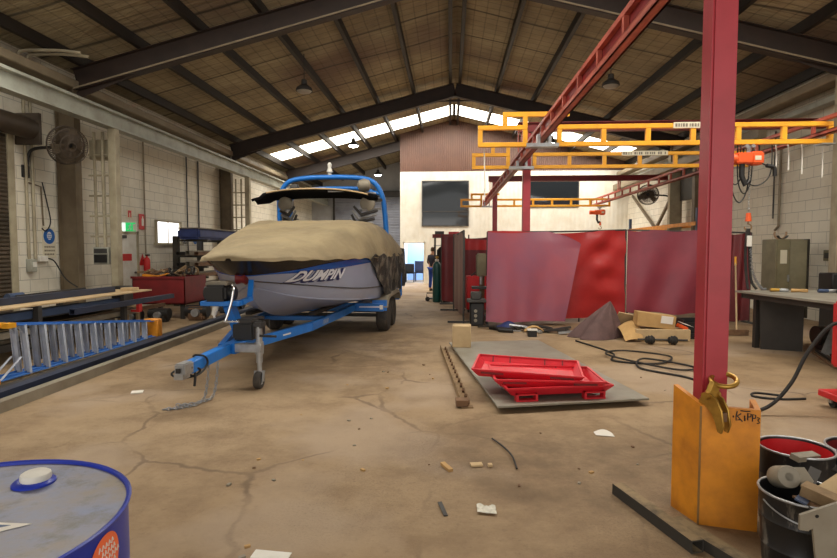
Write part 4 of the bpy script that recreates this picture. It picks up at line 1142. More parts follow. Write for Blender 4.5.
obj('board', G().box(XL+.005, XL+.012, 13.85, 14.1, 2.42, 2.68), 'sign_cream', t); obj('symbol', G().box(XL+.0122, XL+.016, 13.9, 13.96, 2.46, 2.64).box(XL+.0122, XL+.016, 14.0, 14.05, 2.46, 2.64).box(XL+.0122, XL+.016, 13.96, 14.0, 2.58, 2.64), 'sign_red', t)
t = thing('fire_sign', 'tall red fire extinguisher sign on the wall between door and window', 'sign', (XL, 14.5, 2.2))
obj('board', G().box(XL+.02, XL+.03, 14.38, 14.72, 2.16, 2.58), 'sign_red', t); obj('symbol', G().box(XL+.0302, XL+.034, 14.5, 14.6, 2.26, 2.46).box(XL+.0302, XL+.034, 14.53, 14.57, 2.46, 2.52), 'white', t)
t = thing('fire_extinguisher', 'red fire extinguisher hanging on the wall beside the white side door', 'extinguisher', (XL+.12, 14.55, 1.0))
obj('cylinder', G().lathe((XL+.12, 14.55, .92), [(.07, 0), (.085, .02), (.085, .4), (.06, .46), (.025, .48), (.025, .52)], 18), 'sign_red', t)
obj('valve', G().box(XL+.09, XL+.2, 14.52, 14.58, 1.44, 1.48).box(XL, XL+.1, 14.53, 14.57, 1.3, 1.34), 'black', t)
one('door_sign', G().box(XL+.052, XL+.056, 13.55, 13.95, 1.32, 1.5), 'sign_red', 'red warning plate on the white side door', 'sign')
one('fire_point_sign', G().poly([(XL+.012, 14.35, 1.18), (XL+.012, 14.7, 1.18), (XL+.012, 14.525, 1.5)], (.006, 0, 0)), 'sign_red', 'red triangular sign low on the wall behind the fire extinguisher', 'sign')
# panel and switchboard between the columns
one('duct_panel', G().box(-8.05, -7.5, 11.85, 12.05, 3.62, 4.05).bevel(.01), 'col_cream', 'cream metal box high between the two columns below the crane beam', 'box')
t = thing('switchboard', 'grey switchboard with a dark window on the column by the side door', 'switchboard', (-7.75, 11.9, 1.3))
obj('case', G().box(-7.9, -7.55, 11.66, 11.8, 1.28, 1.66).bevel(.01), 'crane_grey', t); obj('cover', G().box(-7.87, -7.58, 11.64, 11.66, 1.32, 1.5), 'black', t); obj('breaker_row', G().box(-7.87, -7.58, 11.645, 11.66, 1.53, 1.63), 'dark_grey', t)
obj('conduit', G().cyl((-7.66, 11.72, 1.66), (-7.66, 11.72, 4.0), .03, n=8), 'col_cream', t)

# ------------------------------------------------------------------ red scrap bin with its load
t = thing('scrap_bin', 'red steel scrap bin on legs beside the block wall', 'bin', (-6.9, 12.6, 0))
BX0, BX1, BY0, BY1 = -7.35, -6.1, 12.2, 13.3
g = G()
for a in ((BX0, BX1, BY0, BY0+.02), (BX0, BX1, BY1-.02, BY1), (BX0, BX0+.02, BY0, BY1), (BX1-.02, BX1, BY0, BY1)): g.box(*a, .34, .98)
g.box(BX0, BX1, BY0, BY1, .34, .37); obj('tub', g, 'red_dark', t)
obj('rim', G().box(BX0-.02, BX1+.02, BY0-.03, BY0, .94, .99), 'red_dark', t)
for x in (BX0+.1, BX1-.1):
    for y in (BY0+.08, BY1-.08): obj('leg', G().box(x-.04, x+.04, y-.04, y+.04, 0, .34), 'steel_dark', t)
r2 = random.Random(21)
for k in range(26):
    x = r2.uniform(BX0+.15, BX1-.15); y = r2.uniform(BY0+.1, BY1-.15); z = 1.0 + .12*r2.random()
    L = r2.uniform(.15, .42); a = r2.uniform(0, 3.1); ti = r2.uniform(-.5, .5)
    d = Vector((math.cos(a), math.sin(a), ti)).normalized()*L/2; c = Vector((x, y, z)); ty = k % 4
    g = G()
    if ty == 0: g.tube([c-d, c+d], .03, 8)
    elif ty == 1: g.bar(c-d, c+d, .09, .015)
    elif ty == 2: g.bar(c-d, c+d, .05, .05)
    else: g.torus(c, d, .09, .025, 12, 6)
    g.bm.transform(Matrix.Identity(4))
    one('scrap_offcut', g, ('rust', 'steel_dark', 'rust_tan', 'steel_dark')[ty if k % 7 else 2], 'rusty steel offcut heaped in the red scrap bin', 'scrap', 'offcuts in the red scrap bin')
one('yellow_offcut', G().bar((-7.1, 12.25, 1.02), (-6.75, 12.22, .99), .1, .05).bar((-6.75, 12.22, .99), (-6.5, 12.25, 1.06), .06, .03), 'guard_yellow', 'yellow offcut on top of the red scrap bin', 'scrap')
# machinery under and around the bin
def motor_block(x, y, label, s=1, m='steel_dark'):
    t = thing('machine_part', label, 'machine part', (x, y, 0))
    obj('casing', G().box(x-.16*s, x+.16*s, y-.12*s, y+.12*s, 0, .26*s).bevel(.03*s, 2), m, t)
    obj('drum', G().cyl((x-.2*s, y-.02, .17*s), (x+.2*s, y-.02, .17*s), .11*s, n=18), 'black', t)
    obj('flange', G().cyl((x+.02*s, y-.19*s, .15*s), (x+.02*s, y-.12*s, .15*s), .07*s, n=16), 'galv', t)
    return t
motor_block(-6.95, 11.55, 'dark gear motor on the floor in front of the red scrap bin', 1.0)
motor_block(-6.45, 11.75, 'dark pump with bright flange standing at the corner of the red scrap bin', 1.1)
motor_block(-5.75, 12.1, 'greasy engine part standing on the floor beside the boat winch', 1.25, 'rust')
motor_block(-5.6, 13.6, 'grey engine block standing behind the boat winch', 1.7, 'dark_grey')
motor_block(-6.2, 14.6, 'rusty gearbox on the floor below the tarp covered rack', 1.6, 'rust')
# cantilever rack with steel and a blue wrapped load by the wall
rk = thing('cantilever_rack', 'tall cantilever rack of steel stock against the wall behind the boat bow', 'rack', (-7.4, 16.6, 0))
for y in (15.2, 16.7, 18.2):
    obj('upright', G().box(-7.9, -7.75, y-.07, y+.07, 0, 2.0), 'olive_dark', rk)
    for z in (.55, .85, 1.15, 1.45, 1.9): obj('arm', G().box(-7.75, -6.9, y-.04, y+.04, z-.06, z), 'olive_dark', rk)
for z, lvl in ((.55, 'lowest'), (.85, 'second'), (1.15, 'third'), (1.45, 'fourth')):
    for i, x in enumerate((-7.0, -7.2, -7.42)):
        rhs('steel_tube', (x, 14.7-.1*i, z+.004), (x+.02, 18.8, z+.004), .12, .10+.03*(i % 2), ('steel_light', 'steel_dark', 'rust')[(i+int(z*10)) % 3],
            'steel length on the %s arm of the cantilever rack' % lvl, 'lengths on the %s rack arm' % lvl)
t = thing('wrapped_load', 'long dark blue wrapped load on top of the cantilever rack', 'load', (-7.3, 16.8, 1.9))
obj('bundle', G().box(-7.6, -6.95, 14.8, 18.6, 1.905, 2.2).bevel(.06, 2), 'tarp_blue', t)
obj('top_board', G().box(-7.62, -6.93, 14.8, 18.6, 2.2, 2.225), 'steel_light', t)

# ------------------------------------------------------------------ steel plate with the red trays on it
one('timber_bearer', G().obox((1.18, 5.95, .027), (1.3, .09, .054), (0, 0, .2)), 'ply', 'timber bearer lifting the front of the big grey steel plate', 'timber')
one('timber_bearer', G().obox((.75, 8.7, .027), (1.3, .09, .054), (0, 0, .18)), 'ply', 'timber bearer under the far end of the big grey steel plate', 'timber')
g = G().poly([(-.01, 8.96, .056), (.47, 5.28, .056), (2.05, 5.66, .056), (1.50, 9.27, .056)], (0, 0, .022))
one('steel_plate', g.bevel(.003), 'plate_steel', 'large grey steel plate lying on the floor under the red trays', 'plate')
# stack of three shallow trays
def tray(c, rz, tilt, label, wx=1.12, wy=.70, h=.075, br=False):
    t = thing('steel_tray', label, 'tray', c, rz, None); t.rotation_euler = (tilt[0], tilt[1], rz)
    w2, d2, th = wx/2, wy/2, .012
    obj('floor_plate', G().box(-w2+.07, w2-.07, -d2+.06, d2-.06, .0, .012), 'red_tray', t, local=True)
    # sloping sides
    def wall(a, b, a2, b2, name, n):
        g = G(); A, B, C2, D = [Vector(v) for v in (a, b, b2, a2)]
        nn = (B-A).cross(D-A).normalized()*th
        g.poly([A, B, C2, D], nn); obj(name, g, 'red_tray', t, local=True)
    i0, j0 = w2-.07, d2-.06
    wall((-i0, -j0, 0), (i0, -j0, 0), (-w2, -d2, h), (w2, -d2, h), 'front_wall', 0)
    wall((i0, j0, 0), (-i0, j0, 0), (w2, d2, h), (-w2, d2, h), 'back_wall', 0)
    wall((-i0, j0, 0), (-i0, -j0, 0), (-w2, d2, h), (-w2, -d2, h), 'end_wall', 0)
    wall((i0, -j0, 0), (i0, j0, 0), (w2, -d2, h), (w2, d2, h), 'end_wall', 0)
    g = G()
    for a, b in (((-w2, -d2), (w2, -d2)), ((w2, -d2), (w2, d2)), ((w2, d2), (-w2, d2)), ((-w2, d2), (-w2, -d2))): g.bar((a[0], a[1], h), (b[0], b[1], h), .022, .014)
    obj('rim', g, 'red_tray', t, local=True)
    for x in (-.36, .36):
        if not br:
            obj('slot', G().box(x-.12, x+.12, -d2+.0, -d2+.012, .035, .065), 'red_dark', t, local=True); continue
        g = G()
        for s in (-.1, .1): g.box(x+s-.012, x+s+.012, -d2-.015, -d2+.06, -.045, .02)
        g.box(x-.112, x+.112, -d2-.02, -d2+.06, -.055, -.04); g.box(x-.112, x+.112, -d2-.02, -d2+.03, .008, .02)
        obj('fork_bracket', g, 'red_tray', t, local=True)
    for x in (-.4, -.2, .2, .4): obj('rib', G().bar((x, j0+.0, .012), (x, d2-.004, h-.004), .014, .012), 'red_dark', t, local=True)
    return t
tray((1.06, 5.88, .135), .2, (0, .0), 'bottom red steel tray of the stack on the grey plate', br=True)
tray((1.02, 5.93, .19), .02, (.01, .015), 'middle red steel tray of the stack on the grey plate')
tray((.86, 6.08, .245), -.15, (.02, .03), 'top red steel tray of the stack, its pale red inside showing', 1.14, .76)
one('timber_block', G().obox((.19, 8.6, .078+.17), (.29, .27, .34), (0, 0, -.05)).bevel(.008), 'card_pale', 'pale wooden block standing on the far corner of the grey plate', 'block')
# toothed angle iron strip beside the plate
a, b = Vector((-.15, 8.75, 0)), Vector((.13, 5.45, 0)); d = (b-a).normalized(); sdv = Vector((-d.y, d.x, 0))
t = thing('toothed_strip', 'long rusty toothed steel strip lying beside the grey plate', 'steel strip', a)
g = G(); g.bar(a+Vector((0, 0, .035)), b+Vector((0, 0, .035)), .012, .07); g.bar(a+sdv*.05+Vector((0, 0, .006)), b+sdv*.05+Vector((0, 0, .006)), .12, .012)
obj('angle', g, 'rust_tan', t)
for k in range(14):
    p = a.lerp(b, (k+.5)/14)+sdv*.07; obj('tooth', G().bar(p+Vector((0, 0, .012)), p+d*.05+Vector((0, 0, .055)), .025, .03), 'rust', t)
obj('end_lug', G().bar(b-d*.12+Vector((0, 0, .05)), b+Vector((0, 0, .05)), .12, .06), 'rust', t)

# ------------------------------------------------------------------ welding screens
def post(p, h, r=.022): return G().cyl(p, (p[0], p[1], h), r, n=10)
PLa, PRa = Vector((.80, 11.75, 0)), Vector((3.95, 12.55, 0))
t = thing('welding_screen', 'wide red and pink welding screen with an overlapping dusty flap', 'welding screen', (2.4, 12.1, 0))
for p, h in ((PLa, 1.99), (PRa, 2.06)): obj('post', post(p, h), 'dark_grey', t)
obj('post', post(PLa.lerp(PRa, .66)+Vector((0, .03, 0)), 1.95, .016), 'dark_grey', t)
obj('top_rail', G().tube(spline([PLa+Vector((0, 0, 1.99)), PLa.lerp(PRa, .5)+Vector((0, 0, 2.0)), PRa+Vector((0, 0, 2.05))], 5), .018, 8), 'dark_grey', t)
for p in (PLa, PRa): obj('foot', G().bar(p+Vector((0, -.3, .02)), p+Vector((0, .3, .02)), .04, .04), 'dark_grey', t)
def cur_a(u, v):
    p = PLa.lerp(PRa, u); z = 2.0 - .03*math.sin(3.14*u) + .03*u - 1.9*v
    return (p.x, p.y - .02 + .05*math.sin(14*u+2*v)*v + .05*math.sin(20*(u-.62)+16*v)*math.exp(-((u-.82)/.16)**2)*max(0, 1-1.2*v) + .03*math.sin(9*u-22*v)*math.exp(-((u-.85)/.12)**2), z + .02*math.sin(9*u)*(1-v))
obj('curtain', G().sheet(cur_a, 90, 26, .004), 'curtain_red', t, angle=80)
def flap(u, v):
    x0 = PLa.x + .02 - .03*v; xt = 2.35 + (.62 - .78*min(1, v*1.0))*1.0 if 0 else 0
    top = PLa.lerp(PRa, .56*u + .0); lowx = .76 + 1.66*u
    x = top.x*(1-v) + lowx*v + .38*u*v*(1-v)*1.5*0
    x += .46*u*math.sin(math.pi*min(1, v/.18))*.0
    yb = top.y - .06 - .55*v*(.3+.7*u)
    z = 1.98 - (1.89+.05*u*0)*v - .02*math.sin(6*u)
    y = yb + .03*math.sin(9*u+2.5*v)*v + .015*math.sin(21*u)*v
    # the free upper corner droops forward
    k = max(0, u-.75)/.25*max(0, 1-v/.16)
    return (x + .34*max(0, u-.5)/.5*(1-v)*min(1, v/.12), y - .12*k, max(z - .10*k, .05))
obj('flap', G().sheet(flap, 60, 30, .004), 'curtain_pink', t, angle=80, label='dusty pink purple flap over the red curtain')
t = thing('welding_screen', 'rose red welding screen behind the thick red post', 'welding screen', (5.2, 12.4, 0))
PLb, PRb = Vector((3.99, 12.58, 0)), Vector((6.52, 12.25, 0))
for p, h in ((PLb+Vector((.03, 0, 0)), 2.06), (PLb.lerp(PRb, .62), 2.02), (PRb, 1.98)): obj('post', post(p, h), 'dark_grey', t)
obj('top_rail', G().tube([PLb+Vector((0, 0, 2.05)), PRb+Vector((0, 0, 1.97))], .018, 8), 'dark_grey', t)
for p in (PLb+Vector((.03, 0, 0)), PRb): obj('foot', G().bar(p+Vector((0, -.3, .02)), p+Vector((0, .3, .02)), .04, .04), 'dark_grey', t)
def cur_b(u, v):
    p = PLb.lerp(PRb, .64*u); z = 2.04 - .03*u - .02*math.sin(4*math.pi*u) - 1.84*v
    return (p.x, p.y - .03 + .04*math.sin(11*u+4*v)*(.3+v) + .02*math.sin(7*u-5*v), z)
obj('curtain', G().sheet(cur_b, 60, 24, .004), 'curtain_rose', t, angle=80)
def cur_b2(u, v):
    p = PLb.lerp(PRb, .65+.34*u); z = 1.98 - .05*math.sin(math.pi*u) - 1.9*v
    return (p.x, p.y - .03 + .04*math.sin(22*u+2*v), z)
obj('curtain', G().sheet(cur_b2, 40, 16, .004), 'curtain_dark', t, angle=80, label='darker dull red curtain')
# edge-on brown screen by the aisle
t = thing('welding_screen', 'brown dusty welding screen seen almost edge on beside the gas cylinder', 'welding screen', (.2, 13, 0))
PLc, PRc = Vector((.10, 14.3, 0)), Vector((.30, 11.9, 0))
for p in (PLc, PRc):
    obj('post', post(p, 2.02), 'dark_grey', t); obj('foot', G().bar(p+Vector((-.35, 0, .03)), p+Vector((.3, 0, .03)), .04, .04), 'dark_grey', t)
obj('top_rail', G().tube([PLc+Vector((0, 0, 1.96)), PRc+Vector((0, 0, 2.02))], .018, 8), 'dark_grey', t)
obj('curtain', G().sheet(lambda u, v: tuple(PLc.lerp(PRc, u)+Vector((.03*math.sin(16*u), 0, 2.0-1.85*v))), 40, 16, .004), 'curtain_brown', t, angle=80)
# dark red screens of the welding bay behind
t = thing('welding_screen', 'dark red welding screen at the back of the bay behind the gas cylinder', 'welding screen', (.4, 16.2, 0))
for x in (-.25, .55, 1.4): obj('post', post((x, 16.2, 0), 2.05), 'dark_grey', t)
obj('curtain', G().sheet(lambda u, v: (-.25+1.65*u, 16.18+.04*math.sin(20*u), 2.02-.08*math.sin(3.14*u)-1.92*v), 40, 12, .004), 'curtain_dark', t, angle=80)
obj('foot', G().box(-.3, 1.45, 16.0, 16.4, 0, .03), 'dark_grey', t)
t = thing('welding_screen', 'bright red welding screen across the bay before the white office wall', 'welding screen', (1.2, 15.3, 0))
for x in (.42, 1.5): obj('post', post((x, 15.3, 0), 1.95), 'dark_grey', t)
obj('curtain', G().sheet(lambda u, v: (.42+1.08*u, 15.28+.03*math.sin(15*u), 1.93-.05*math.sin(3.14*u)-.35*v), 24, 6, .004), 'curtain_red', t, angle=80, label='bright red top strip')
obj('curtain', G().sheet(lambda u, v: (.42+1.08*u, 15.27+.03*math.sin(15*u), 1.6-1.45*v), 24, 8, .004), 'curtain_dark', t, angle=80)
obj('foot', G().box(.40, 1.52, 15.15, 15.45, 0, .03), 'dark_grey', t)
t = thing('red_cabinet', 'bright red steel tool cabinet in the bay behind the brown screen', 'cabinet', (.75, 14.2, 0))
obj('body', G().box(.42, 1.1, 13.9, 14.5, .08, .93).bevel(.015), 'red_bright', t)
obj('door', G().box(.45, .75, 13.885, 13.9, .14, .88), 'red_bright', t); obj('door', G().box(.77, 1.07, 13.885, 13.9, .14, .88), 'red_bright', t)
for x in (.5, 1.02): obj('foot', G().box(x-.04, x+.04, 13.95, 14.45, 0, .08), 'black', t)
# drill press and bench grinder beside it
t = thing('drill_press', 'grey green pedestal drill press beside the left post of the wide screen', 'machine', (.72, 12.6, 0))
obj('base', G().box(.52, .92, 12.35, 12.85, 0, .1).bevel(.02), 'olive_dark', t)
obj('column', G().cyl((.74, 12.65, .1), (.74, 12.65, 1.5), .06, n=14), 'olive', t)
obj('head', G().box(.60, .84, 12.35, 12.8, 1.0, 1.52).bevel(.03, 2), 'olive', t)
obj('table', G().box(.50, .86, 12.3, 12.7, .72, .77), 'dark_grey', t)
obj('spindle', G().cyl((.70, 12.42, .82), (.70, 12.42, 1.02), .035, n=12), 'galv', t)
obj('feed_handle', G().tube([(.58, 12.4, 1.1), (.48, 12.35, 1.02)], .015, 6), 'black', t)
t = thing('bench_machine', 'dark pedestal machine with pale fittings in front of the drill press', 'machine', (.58, 11.6, 0))
obj('pedestal', G().box(.42, .72, 11.45, 11.75, 0, .5).bevel(.03), 'black', t)
obj('top', G().box(.36, .76, 11.4, 11.8, .5, .56).bevel(.01), 'dark_grey', t)
obj('vice', G().box(.44, .66, 11.45, 11.7, .56, .72).bevel(.02), 'dark_grey', t)
for z in (.12, .22, .32): obj('fitting', G().cyl((.54, 11.43, z), (.54, 11.46, z), .035, n=12), 'steel_light', t)

# ------------------------------------------------------------------ aisle: cylinders, trolley, clothes rail, person
def gas_cyl(x, y, h, label, m='teal', r=.135):
    t = thing('gas_cylinder', label, 'gas cylinder', (x, y, 0))
    obj('shell', G().lathe((x, y, 0), [(r*.9, 0), (r, .02), (r, h-.22), (r*.85, h-.12), (r*.45, h-.04), (r*.3, h-.02)], 24), m, t)
    obj('collar', G().cyl((x, y, h-.03), (x, y, h+.04), r*.42, n=16), 'white', t, label='white neck ring')
    obj('valve', G().cyl((x, y, h+.04), (x, y, h+.14), .025, n=10).cyl((x-.06, y, h+.1), (x+.06, y, h+.1), .014, n=8), 'gold', t)
gas_cyl(-.40, 16.75, 1.28, 'dark green gas cylinder standing at the edge of the aisle')
gas_cyl(-.10, 16.6, 1.05, 'shorter dark gas cylinder tucked behind the green one', 'steel_dark', .11)
t = thing('cylinder_trolley', 'low black gas cylinder trolley on the floor behind the green cylinder', 'trolley', (-.2, 16.9, 0))
obj('deck', G().box(-.72, .2, 16.93, 17.2, .06, .1), 'black', t)
obj('toe_rail', G().tube([(-.72, 16.95, .1), (-.72, 16.95, .26), (.2, 16.95, .26), (.2, 16.95, .1)], .02, 6), 'dark_grey', t)
for x in (-.7, .18): obj('wheel', G().cyl((x, 16.96, .07), (x, 17.0, .07), .07, n=14), 'black_rubber', t)
t = thing('clothes_rack', 'red topped rack with black work clothes by the white office wall', 'rack', (-.1, 18.2, 0))
for x in (-.5, .3): obj('upright', G().box(x-.03, x+.03, 18.17, 18.23, 0, 2.0), 'dark_grey', t)
obj('top_shelf', G().box(-.58, .38, 17.95, 18.4, 2.0, 2.12), 'red_dark', t, label='red top shelf'); obj('rail', G().cyl((-.55, 18.2, 1.75), (.35, 18.2, 1.75), .018, n=8), 'galv', t)
for i, (x, w, z, m, lb) in enumerate(((-.28, .16, 1.0, 'black', 'black jacket hanging on the rack nearer the aisle'), (.1, .16, .9, 'black', 'long black coat hanging on the rack beside the pink towel'))):
    g = G().sheet(lambda u, v, x=x, w=w, z=z: (x-w+2*w*u, 18.12+.05*math.sin(9*u)+.06*(u-.5)**2, 1.72-.12*abs(2*u-1)-(1.72-z)*v), 16, 8, .03)
    one('hanging_jacket', g, m, lb, 'jacket')
one('folded_towel', G().box(-.3, .3, 18.02, 18.1, 1.6, 1.74).bevel(.03, 2), 'card_pale', 'pale pinkish towel folded over the clothes rail', 'towel')
one('shelf_box', G().box(-.5, -.2, 18.0, 18.3, 2.125, 2.22), 'dark_grey', 'grey box on the red top shelf of the clothes rack', 'box')
one('red_tool_case', G().box(-.05, .3, 18.0, 18.3, 2.125, 2.2), 'red_bright', 'red case on the red top shelf of the clothes rack', 'case')
# person: skin chain, jacket and trousers as clothing
def skin_body(name, pts, edges, m, parent, levels=2, root=0):
    me = bpy.data.meshes.new(name); me.from_pydata([p[0] for p in pts], edges, [])
    o = bpy.data.objects.new(name, me); C.objects.link(o)
    o.modifiers.new('skin', 'SKIN'); sm = o.modifiers.new('sub', 'SUBSURF'); sm.levels = levels; sm.render_levels = levels
    for i, p in enumerate(pts):
        v = me.skin_vertices[0].data[i]; r = p[1]; v.radius = r if isinstance(r, tuple) else (r, r); v.use_root = (i == root)
    bpy.context.view_layer.update()
    em = bpy.data.meshes.new_from_object(o.evaluated_get(bpy.context.evaluated_depsgraph_get()))
    bpy.data.objects.remove(o); g = G(); g.bm.from_mesh(em); bpy.data.meshes.remove(em)
    return obj(name, g, m, parent, local=True, angle=180)
pr = thing('person', 'person in dark jacket and blue trousers standing with back turned by the doorway', 'person', (-.68, 21.3, 0), R(-35))
B = [((0, 0, .92), (.14, .10)), ((0, -.01, 1.12), (.13, .095)), ((0, 0, 1.32), (.16, .10)), ((0, .0, 1.41), (.07, .06)), ((0, .02, 1.48), .05), ((0, .03, 1.56), .085), ((0, .03, 1.645), .08),
     ((.17, 0, 1.36), .055), ((.23, .03, 1.10), .045), ((.16, .20, 1.02), .035), ((.08, .28, 1.06), .028),
     ((-.17, 0, 1.36), .055), ((-.24, .02, 1.10), .045), ((-.16, .18, 1.0), .035), ((-.06, .26, 1.04), .028),
     ((.09, 0, .86), .085), ((.10, .01, .48), .06), ((.10, -.02, .09), .045), ((.11, .13, .035), .035),
     ((-.09, 0, .86), .085), ((-.11, .02, .48), .06), ((-.12, .0, .09), .045), ((-.13, .15, .035), .035),
     ((.05, .31, 1.08), .018), ((-.03, .30, 1.06), .018)]
E_ = [(0, 1), (1, 2), (2, 3), (3, 4), (4, 5), (5, 6), (2, 7), (7, 8), (8, 9), (9, 10), (10, 23), (2, 11), (11, 12), (12, 13), (13, 14), (14, 24), (0, 15), (15, 16), (16, 17), (17, 18), (0, 19), (19, 20), (20, 21), (21, 22)]
skin_body('body', B, E_, 'skin', pr)
J = [(p, (r[0]*1.12, r[1]*1.15) if isinstance(r, tuple) else r*1.22) for p, r in B]
skin_body('jacket', [((0, 0, .87), (.15, .115)), J[1], J[2], ((0, .0, 1.43), .075), J[7], J[8], J[9], J[11], J[12], J[13]], [(0, 1), (1, 2), (2, 3), (2, 4), (4, 5), (5, 6), (2, 7), (7, 8), (8, 9)], 'jacket', pr)
skin_body('trousers', [((0, 0, .95), (.155, .12)), J[15], J[16], ((.10, -.02, .10), .065), J[19], J[20], ((-.12, 0, .10), .065)], [(0, 1), (1, 2), (2, 3), (0, 4), (4, 5), (5, 6)], 'jeans', pr)
for s in (.11, -.125): obj('boot', G().lathe((s, .05, 0), [(.05, 0), (.055, .03), (.05, .09), (.045, .12)], 14).obox((s, .1, .035), (.09, .2, .07)).bevel(.012), 'black', pr, local=True)
obj('hair', G().lathe((0, .02, 1.60), [(.085, -.05), (.092, .02), (.075, .09), (.04, .115), (0, .12)], 18), 'hair', pr, local=True)
hd = Vector((0, .03, 1.58))
for s in (-1, 1): obj('ear', G().lathe(hd+Vector((s*.082, 0, 0)), [(0, -.012), (.022, 0), (0, .012)], 10, (1, 0, 0)), 'skin', pr, local=True)
obj('nose', G().cyl(hd+Vector((0, .08, .0)), hd+Vector((0, .105, -.02)), .008, .014, 8), 'skin', pr, local=True)
for s in (-.03, .03): obj('eye', G().lathe(hd+Vector((s, .082, .015)), [(0, -.008), (.01, 0), (0, .008)], 10, (0, 1, 0)), 'black', pr, local=True)
# dark chairs and boxes seen through the doorway
for i, (x, y, z, m, lb) in enumerate(((-2.0, 27.2, .72, 'black', 'dark office chair seen through the doorway, nearer the frame'), (-1.55, 27.8, .85, 'steel_navy', 'dark blue office chair seen through the bright doorway'))):
    t = thing('office_chair', lb, 'chair', (x, y, 0))
    obj('seat', G().box(x-.24, x+.24, y-.24, y+.24, .42, .5).bevel(.02), m, t); obj('backrest', G().box(x-.23, x+.23, y-.26, y-.2, .5, z+.2).bevel(.02), m, t)
    for a in (-.2, .2):
        for b in (-.2, .2): obj('leg', G().cyl((x+a, y+b, 0), (x+a, y+b, .42), .02, n=8), 'dark_grey', t)

# ------------------------------------------------------------------ clutter on the floor in front of the screens
def hose(name, pts, r, m, label, cat='hose', n=8, group=None):
    return one(name, G().tube(spline(pts, n), r, 7), m, label, cat, group)
one('blue_rag', G().sheet(lambda u, v: (.95+.5*u, 11.05+.28*v, .02+.10*math.sin(3.1*u)*math.sin(3.1*v)+.03*math.sin(9*u+6*v)), 16, 10, .01), 'tarp_blue', 'crumpled blue rag on the floor below the corner of the wide screen', 'rag')
hose('rubber_hose', [(.8, 11.0, .03), (1.1, 10.8, .03), (1.4, 10.95, .05), (1.75, 10.6, .03), (2.0, 10.75, .05), (1.7, 10.95, .08), (1.3, 10.7, .06)], .03, 'black_rubber', 'tangled black rubber hose in front of the pink flap')
hose('grey_pipe', [(1.2, 10.95, .1), (1.5, 10.75, .08), (1.75, 10.45, .03)], .03, 'galv', 'short grey bent pipe lying on the black hose', 'pipe')
for i, (x, y, a, L, m, lb) in enumerate(((1.9, 10.55, .5, .7, 'steel_dark', 'dark steel bar slanting across the floor before the pink flap'), (2.1, 10.7, -.3, .55, 'dark_grey', 'dark grey tool bar on the floor beside the brown cloth heap'),
      (2.25, 10.35, .2, .4, 'galv', 'silver spanner shaped bar on the floor before the brown cloth heap'), (.75, 11.0, .9, .5, 'steel_dark', 'dark bar by the foot of the screen post'))):
    d = Vector((math.cos(a), math.sin(a)*-1, 0))*L/2; c = Vector((x, y, .03))
    one('steel_bar', G().bar(c-d, c+d+Vector((0, 0, .06)), .06, .04), m, lb, 'bar')
t = thing('grease_gun', 'black grease gun lying on the floor left of the small dark box', 'tool', (1.1, 10.55, 0))
obj('barrel', G().cyl((.95, 10.6, .05), (1.22, 10.5, .05), .04, n=14), 'black', t); obj('nozzle', G().cyl((1.22, 10.5, .05), (1.36, 10.45, .05), .012, n=8), 'galv', t)
one('yellow_cloth', G().sheet(lambda u, v: (1.45+.36*u, 10.55+.2*v, .03+.09*math.sin(3.1*u)+.02*math.sin(12*v)), 12, 8, .008), 'card', 'small yellow brown cloth draped over the pile before the screen', 'cloth')
t = thing('tape_reel', 'small dark box with a pale top on the floor past the grey plate', 'box', (1.5, 10.1, 0))
obj('box', G().box(1.44, 1.6, 10.05, 10.18, 0, .12).bevel(.01), 'black', t); obj('lid', G().box(1.43, 1.61, 10.04, 10.19, .12, .14), 'white', t)
for i, (x, y, r) in enumerate(((2.2, 10.65, .10), (1.05, 10.75, .11))):
    one('rubber_ring', G().torus((x, y, .04), (.1, .2, 1), r, .035, 20, 8), 'black_rubber', ('black rubber ring on the floor near the brown cloth heap', 'black rubber ring on the floor under the blue rag')[i], 'ring')
# brown cloth heap
def heap(u, v):
    a = 2*math.pi*u; r = v
    px, py = 2.78, 10.05
    R_ = .40*(1+.22*math.sin(3*a+.5)+.1*math.sin(7*a))*(1.15 if math.cos(a) < -.5 else 1)
    h = .66*(1-r)**.85*(1+.12*math.sin(5*a)*r)
    return (px + R_*r*math.cos(a) - .10*(r) + .12*(1-r)*1, py + .30*r*math.sin(a)*(1+.2*math.sin(2*a)), max(.004, h + .035*math.sin(6*a)*r*(1-r)*3))
one('cloth_heap', G().sheet(heap, 48, 16, .012), 'brown_cloth', 'brown purple welding blanket heaped into a peak on the floor', 'blanket', smooth=True)
# cardboard
one('cardboard_sheet', G().sheet(lambda u, v: (3.04+.32*u, 9.58+.46*v, .02+.30*math.sin(1.57*v)*(.6+.4*u)+.04*math.sin(3*u)), 14, 12, .006), 'card', 'curled piece of tan cardboard beside the brown blanket heap', 'cardboard')
one('cardboard_sheet', G().obox((3.25, 10.2, .3), (.4, .03, .3), (.5, .2, .1)), 'card_pale', 'pale cardboard piece leaning behind the curled cardboard', 'cardboard')
t = thing('long_carton', 'long flat pale cardboard carton on the floor behind the black axle', 'carton', (3.75, 9.75, 0))
obj('box', G().obox((3.72, 9.82, .11), (.92, .3, .21), (0, 0, -.03)).bevel(.006), 'card_pale', t)
t = thing('cardboard_box', 'brown cardboard box tilted on top of the long flat carton', 'carton', (3.62, 9.85, .21))
obj('box', G().obox((3.62, 9.85, .36), (.64, .3, .24), (0, .12, -.06)).bevel(.005), 'card', t)
m4 = Matrix.Translation((3.62, 9.85, .36)) @ Euler((0, .12, -.06)).to_matrix().to_4x4()
obj('shipping_label', G().mbox(m4 @ Matrix.Translation((.17, -.152, .04)), (.2, .004, .13)), 'paper', t, label='white shipping label')
obj('tape', G().mbox(m4 @ Matrix.Translation((0, 0, .121)), (.64, .05, .002)), 'card_pale', t)
